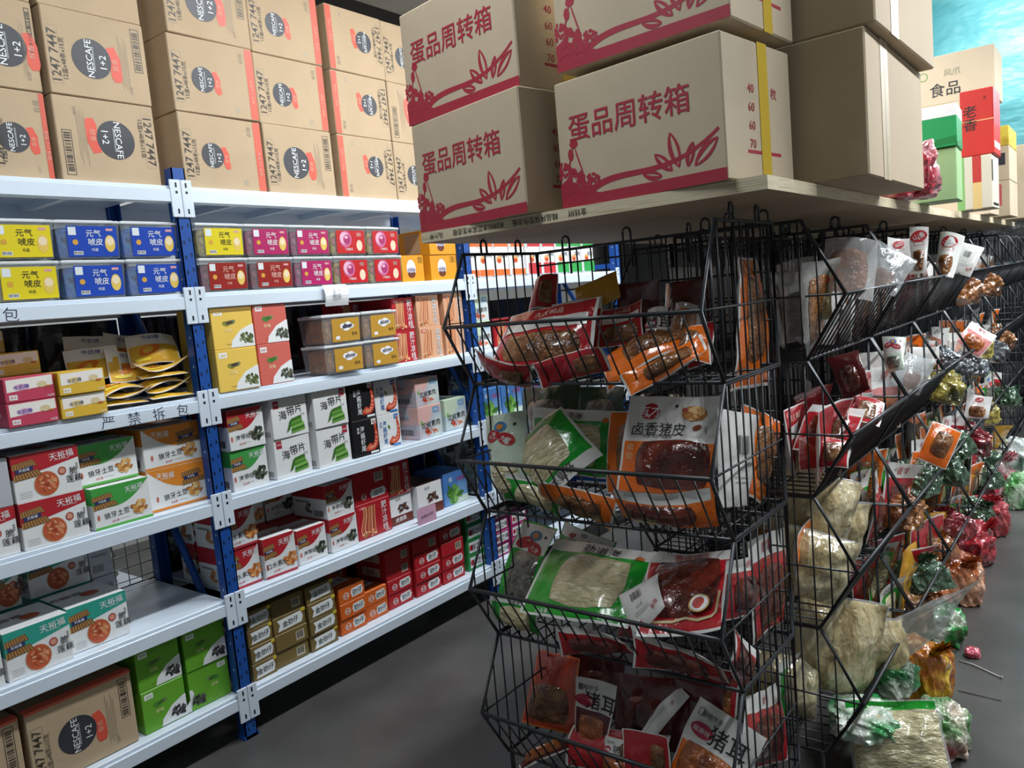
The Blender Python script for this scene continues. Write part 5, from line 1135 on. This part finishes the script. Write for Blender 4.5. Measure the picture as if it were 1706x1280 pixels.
def back_mesh():
    """wire panel and clear bags stored behind the fifth deck, white boxes behind the island"""
    r = empty('wire_mesh_panel', (XB-.03, 1.22, DECK[4])); m = MB()
    for i in range(12): m.tube([(0, -.28+.05*i, 0), (0, -.28+.05*i, .36)], .002, mat('grey_wire', '#9a9c9e', .35, metal=.6), 5)
    for i in range(8): m.tube([(0, -.28, .02+.05*i), (0, .27, .02+.05*i)], .002, MATS['grey_wire'], 5)
    m.build('mesh_grid', r); m = MB(); m.tube([(0, -.28, 0), (0, .27, 0), (0, .27, .36), (0, -.28, .36)], .004, MATS['grey_wire'], 6, True); m.build('mesh_frame', r)
    tag(r, 'grey wire mesh panel behind the bare end of the fifth deck', 'mesh panel')
    for i, (y, z, s) in enumerate([(1.0, DECK[4]-.02, 31), (1.28, DECK[4]-.02, 34), (1.12, DECK[4]+.15, 37)]):
        o = lump_bag('clear_sack', (.3, .3, .2), ['#b8b4a0', '#e4e2d4', '#8a8878'], s); o.location = (XB-.28, y, z); tag(o, f'pale crinkled sack behind the wire mesh panel, {["left", "right", "upper"][i]} one', 'sack', 'sacks behind the mesh')
    m = MB(); m.box(XB-.5, XB-.1, .75, 1.5, DECK[4]-.05, DECK[4]-.03, STEEL); m.box(XB-.5, XB-.46, .75, .79, 0, DECK[4]-.05, STEEL); m.box(XB-.5, XB-.46, 1.46, 1.5, 0, DECK[4]-.05, STEEL); m.box(XB-.14, XB-.1, .75, .79, 0, DECK[4]-.05, STEEL); m.box(XB-.14, XB-.1, 1.46, 1.5, 0, DECK[4]-.05, STEEL)
    tag(m.build('low_bench'), 'low white bench behind the shelving rack carrying the pale sacks', 'bench')
back_mesh()
# upright packs on the second deck of the third bay
def third_bay_packs():
    k = 0
    for y, d, nm in [(3.02, 'o', 'orange'), (3.14, 'o', 'orange'), (3.27, 'o', 'orange'), (3.41, 'o', 'orange'), (3.56, 'r', 'red'), (3.70, 'r', 'red'), (3.84, 'g', 'green'), (3.98, 'g', 'green'), (4.12, 'g', 'green')]:
        c = dict(o='#d8682a', r='#c02a34', g='#2f9a48')[d]; key = 'tissue'+d
        if key not in CACHE:
            m = MB(); w, dd, h = .125, .1, .20; shell(m, w, dd, h, CARD, .012); f, l, r, t = faces(m, w, dd, h)
            f.rect(.04, .78, .96, .96, ink(c)); f.rect(.04, .04, .96, .2 if d == 'o' else .34, ink(c)); f.text('鲜鸭', .62, .56, .15, ink('#5a6470'), 0, .02); f.ell(.3, .45, .12, .1, fd('tofu')[1], 1.5); f.ell(.3, .42, .08, .06, fd('shrimp')[0], 2); t.rect(.1, .1, .9, .9, ink(c))
            CACHE[key] = m.data('snack_pack')
        k += 1
        o = obj('snack_pack', CACHE[key], None, (-2.60, y, DECK[1]+.001), (0, 0, radians(90)))
        tag(o, f'white and {nm} snack pack on the second deck, {["first","second","third","fourth","fifth","sixth","seventh","eighth","ninth"][k-1]} past the second blue post', 'snack pack', 'snack packs in the third bay')
third_bay_packs()

# ------------------------------------------------------------------ snack sachets on the third deck, and the far row of the island
def sachets():
    z = DECK[2]; G = 'yellow and white snack sachets'; rnd = random.Random(4); rows = ['lowest', 'second', 'third', 'fourth', 'topmost']
    for st, (y, n) in enumerate(((1.235, 3), (1.375, 5))):
        for i in range(n):
            place('sachet', (-2.53+rnd.uniform(-.01, .008), y+rnd.uniform(-.012, .012), z+.018+.024*i), (-2.64, y+rnd.uniform(-.02, .02), z+.022+.024*i), (rnd.uniform(-.12, .12), 1, rnd.uniform(-.06, .06)), .15, f'yellow and white sachet lying in the {("left", "right")[st]} pile beside the milk candy boxes, {rows[i] if i < n-1 else "topmost"}', G, .115, seed=i % 3+70)
    for i, (x, y, zz, a, u2, nm) in enumerate([(-2.66, 1.20, .10, .5, .3, 'left'), (-2.62, 1.31, .08, .7, -.1, 'middle'), (-2.60, 1.38, .13, .55, .15, 'right'), (-2.76, 1.24, .13, .3, .1, 'rear left'), (-2.76, 1.36, .12, .3, -.2, 'rear right')]):
        place('sachet', (x, y, z+zz), (x-.12*a, y+.02, z+zz+.12), (.2, 1, u2), .16, f'yellow and white sachet propped up behind the flat piles, {nm} one', G, .12, seed=i % 3+70)
sachets()
def inner_row():
    s = [o for o in bpy.data.objects if o.name == 'wire_basket_stand.001'][0]; w = ['nearest', 'second', 'third', 'fourth']
    rnd = random.Random(8); tn = {3: 'top', 2: 'second', 1: 'third', 0: 'lowest'}
    for i in range(4):
        o = copy_tree(s); o.location = (-1.425, 2.62+.3425+.70*i, 0); o.rotation_euler = (0, 0, radians(-90))
        tag(o, f'black wire basket stand on the aisle side of the island, {w[i]} from the front', 'basket stand', 'wire basket stands')
    ds = [('red_dark', 'dark red'), ('green_dark', 'dark green'), ('brown_clear', 'brownish'), ('red_plain', 'red')]  # mostly dark pouches, added as fill so the island's middle reads dark
    for bay in range(3):
        for ti in (3, 2, 1, 0):
            for j in range(3):
                d, nm = ds[(bay+ti+j) % 4]; y = 2.62+.7*bay+.12+.22*j; z = TZ[ti]+.015
                place(d, (-1.28, y, z), (-1.25, y, z+.28), (rnd.uniform(-.3, .3), -1, 0), .24, f'{nm} pouch, {("nearest", "middle", "farthest")[j]} in the {tn[ti]} tier of the {w[bay]} aisle-side stand', 'added fill pouches on the aisle side of the island', .28, seed=90+j)
inner_row()

def pallets():  # added dark blocks that keep the teal wall from showing through the baskets
    bp = mat('dark_backing_wrap', '#1d1f22', .25, spec=.5, bump=.7, bscale=6, bdist=.02)
    for i in range(7):
        m = MB(); m.box(-.48, .48, -.3, .3, .12, 2.35-.1*(i % 3), bp, .03)
        for k in (-.4, 0, .4): m.box(k-.05, k+.05, -.3, .3, 0, .119, PLY)
        tag(m.build('dark_backing_pallet', None, (-4.9+1.0*i, 9.3, 0)), f'tall dark wrapped pallet added as dark backing before the teal back wall, {["first", "second", "third", "fourth", "fifth", "sixth", "seventh"][i]} from the left', 'pallet', 'added dark backing pallets')
pallets()
def litter():
    m = MB(); m.tube([(-.49, 3.19, .004), (-.446, 3.178, .005), (-.40, 3.15, .004), (-.35, 3.118, .004)], .0025, mat('straw_plastic', '#c9c6bd', .3), 6); m.tube([(-.35, 3.118, .004), (-.345, 3.112, .009)], .003, MATS['straw_plastic'])
    tag(m.build('plastic_strap'), 'thin pale plastic strap lying on the floor beside the snack bags', 'strap')
    m = MB(); m.tube([(-.46, 2.954, .003), (-.39, 2.95, .003), (-.33, 2.947, .003)], .0016, mat('dark_string', '#4a4844', .6), 5)
    tag(m.build('string'), 'thin dark string lying on the floor nearest the yellow snack bag', 'string')
    o = lump_bag('wrapper', (.05, .06, .03), ['#b8324a', '#d85a70', '#8a1e34'], 41); o.location = (-.455, 3.26, .002); tag(o, 'small crumpled pink red wrapper on the floor beside the pale strap', 'wrapper')
litter()
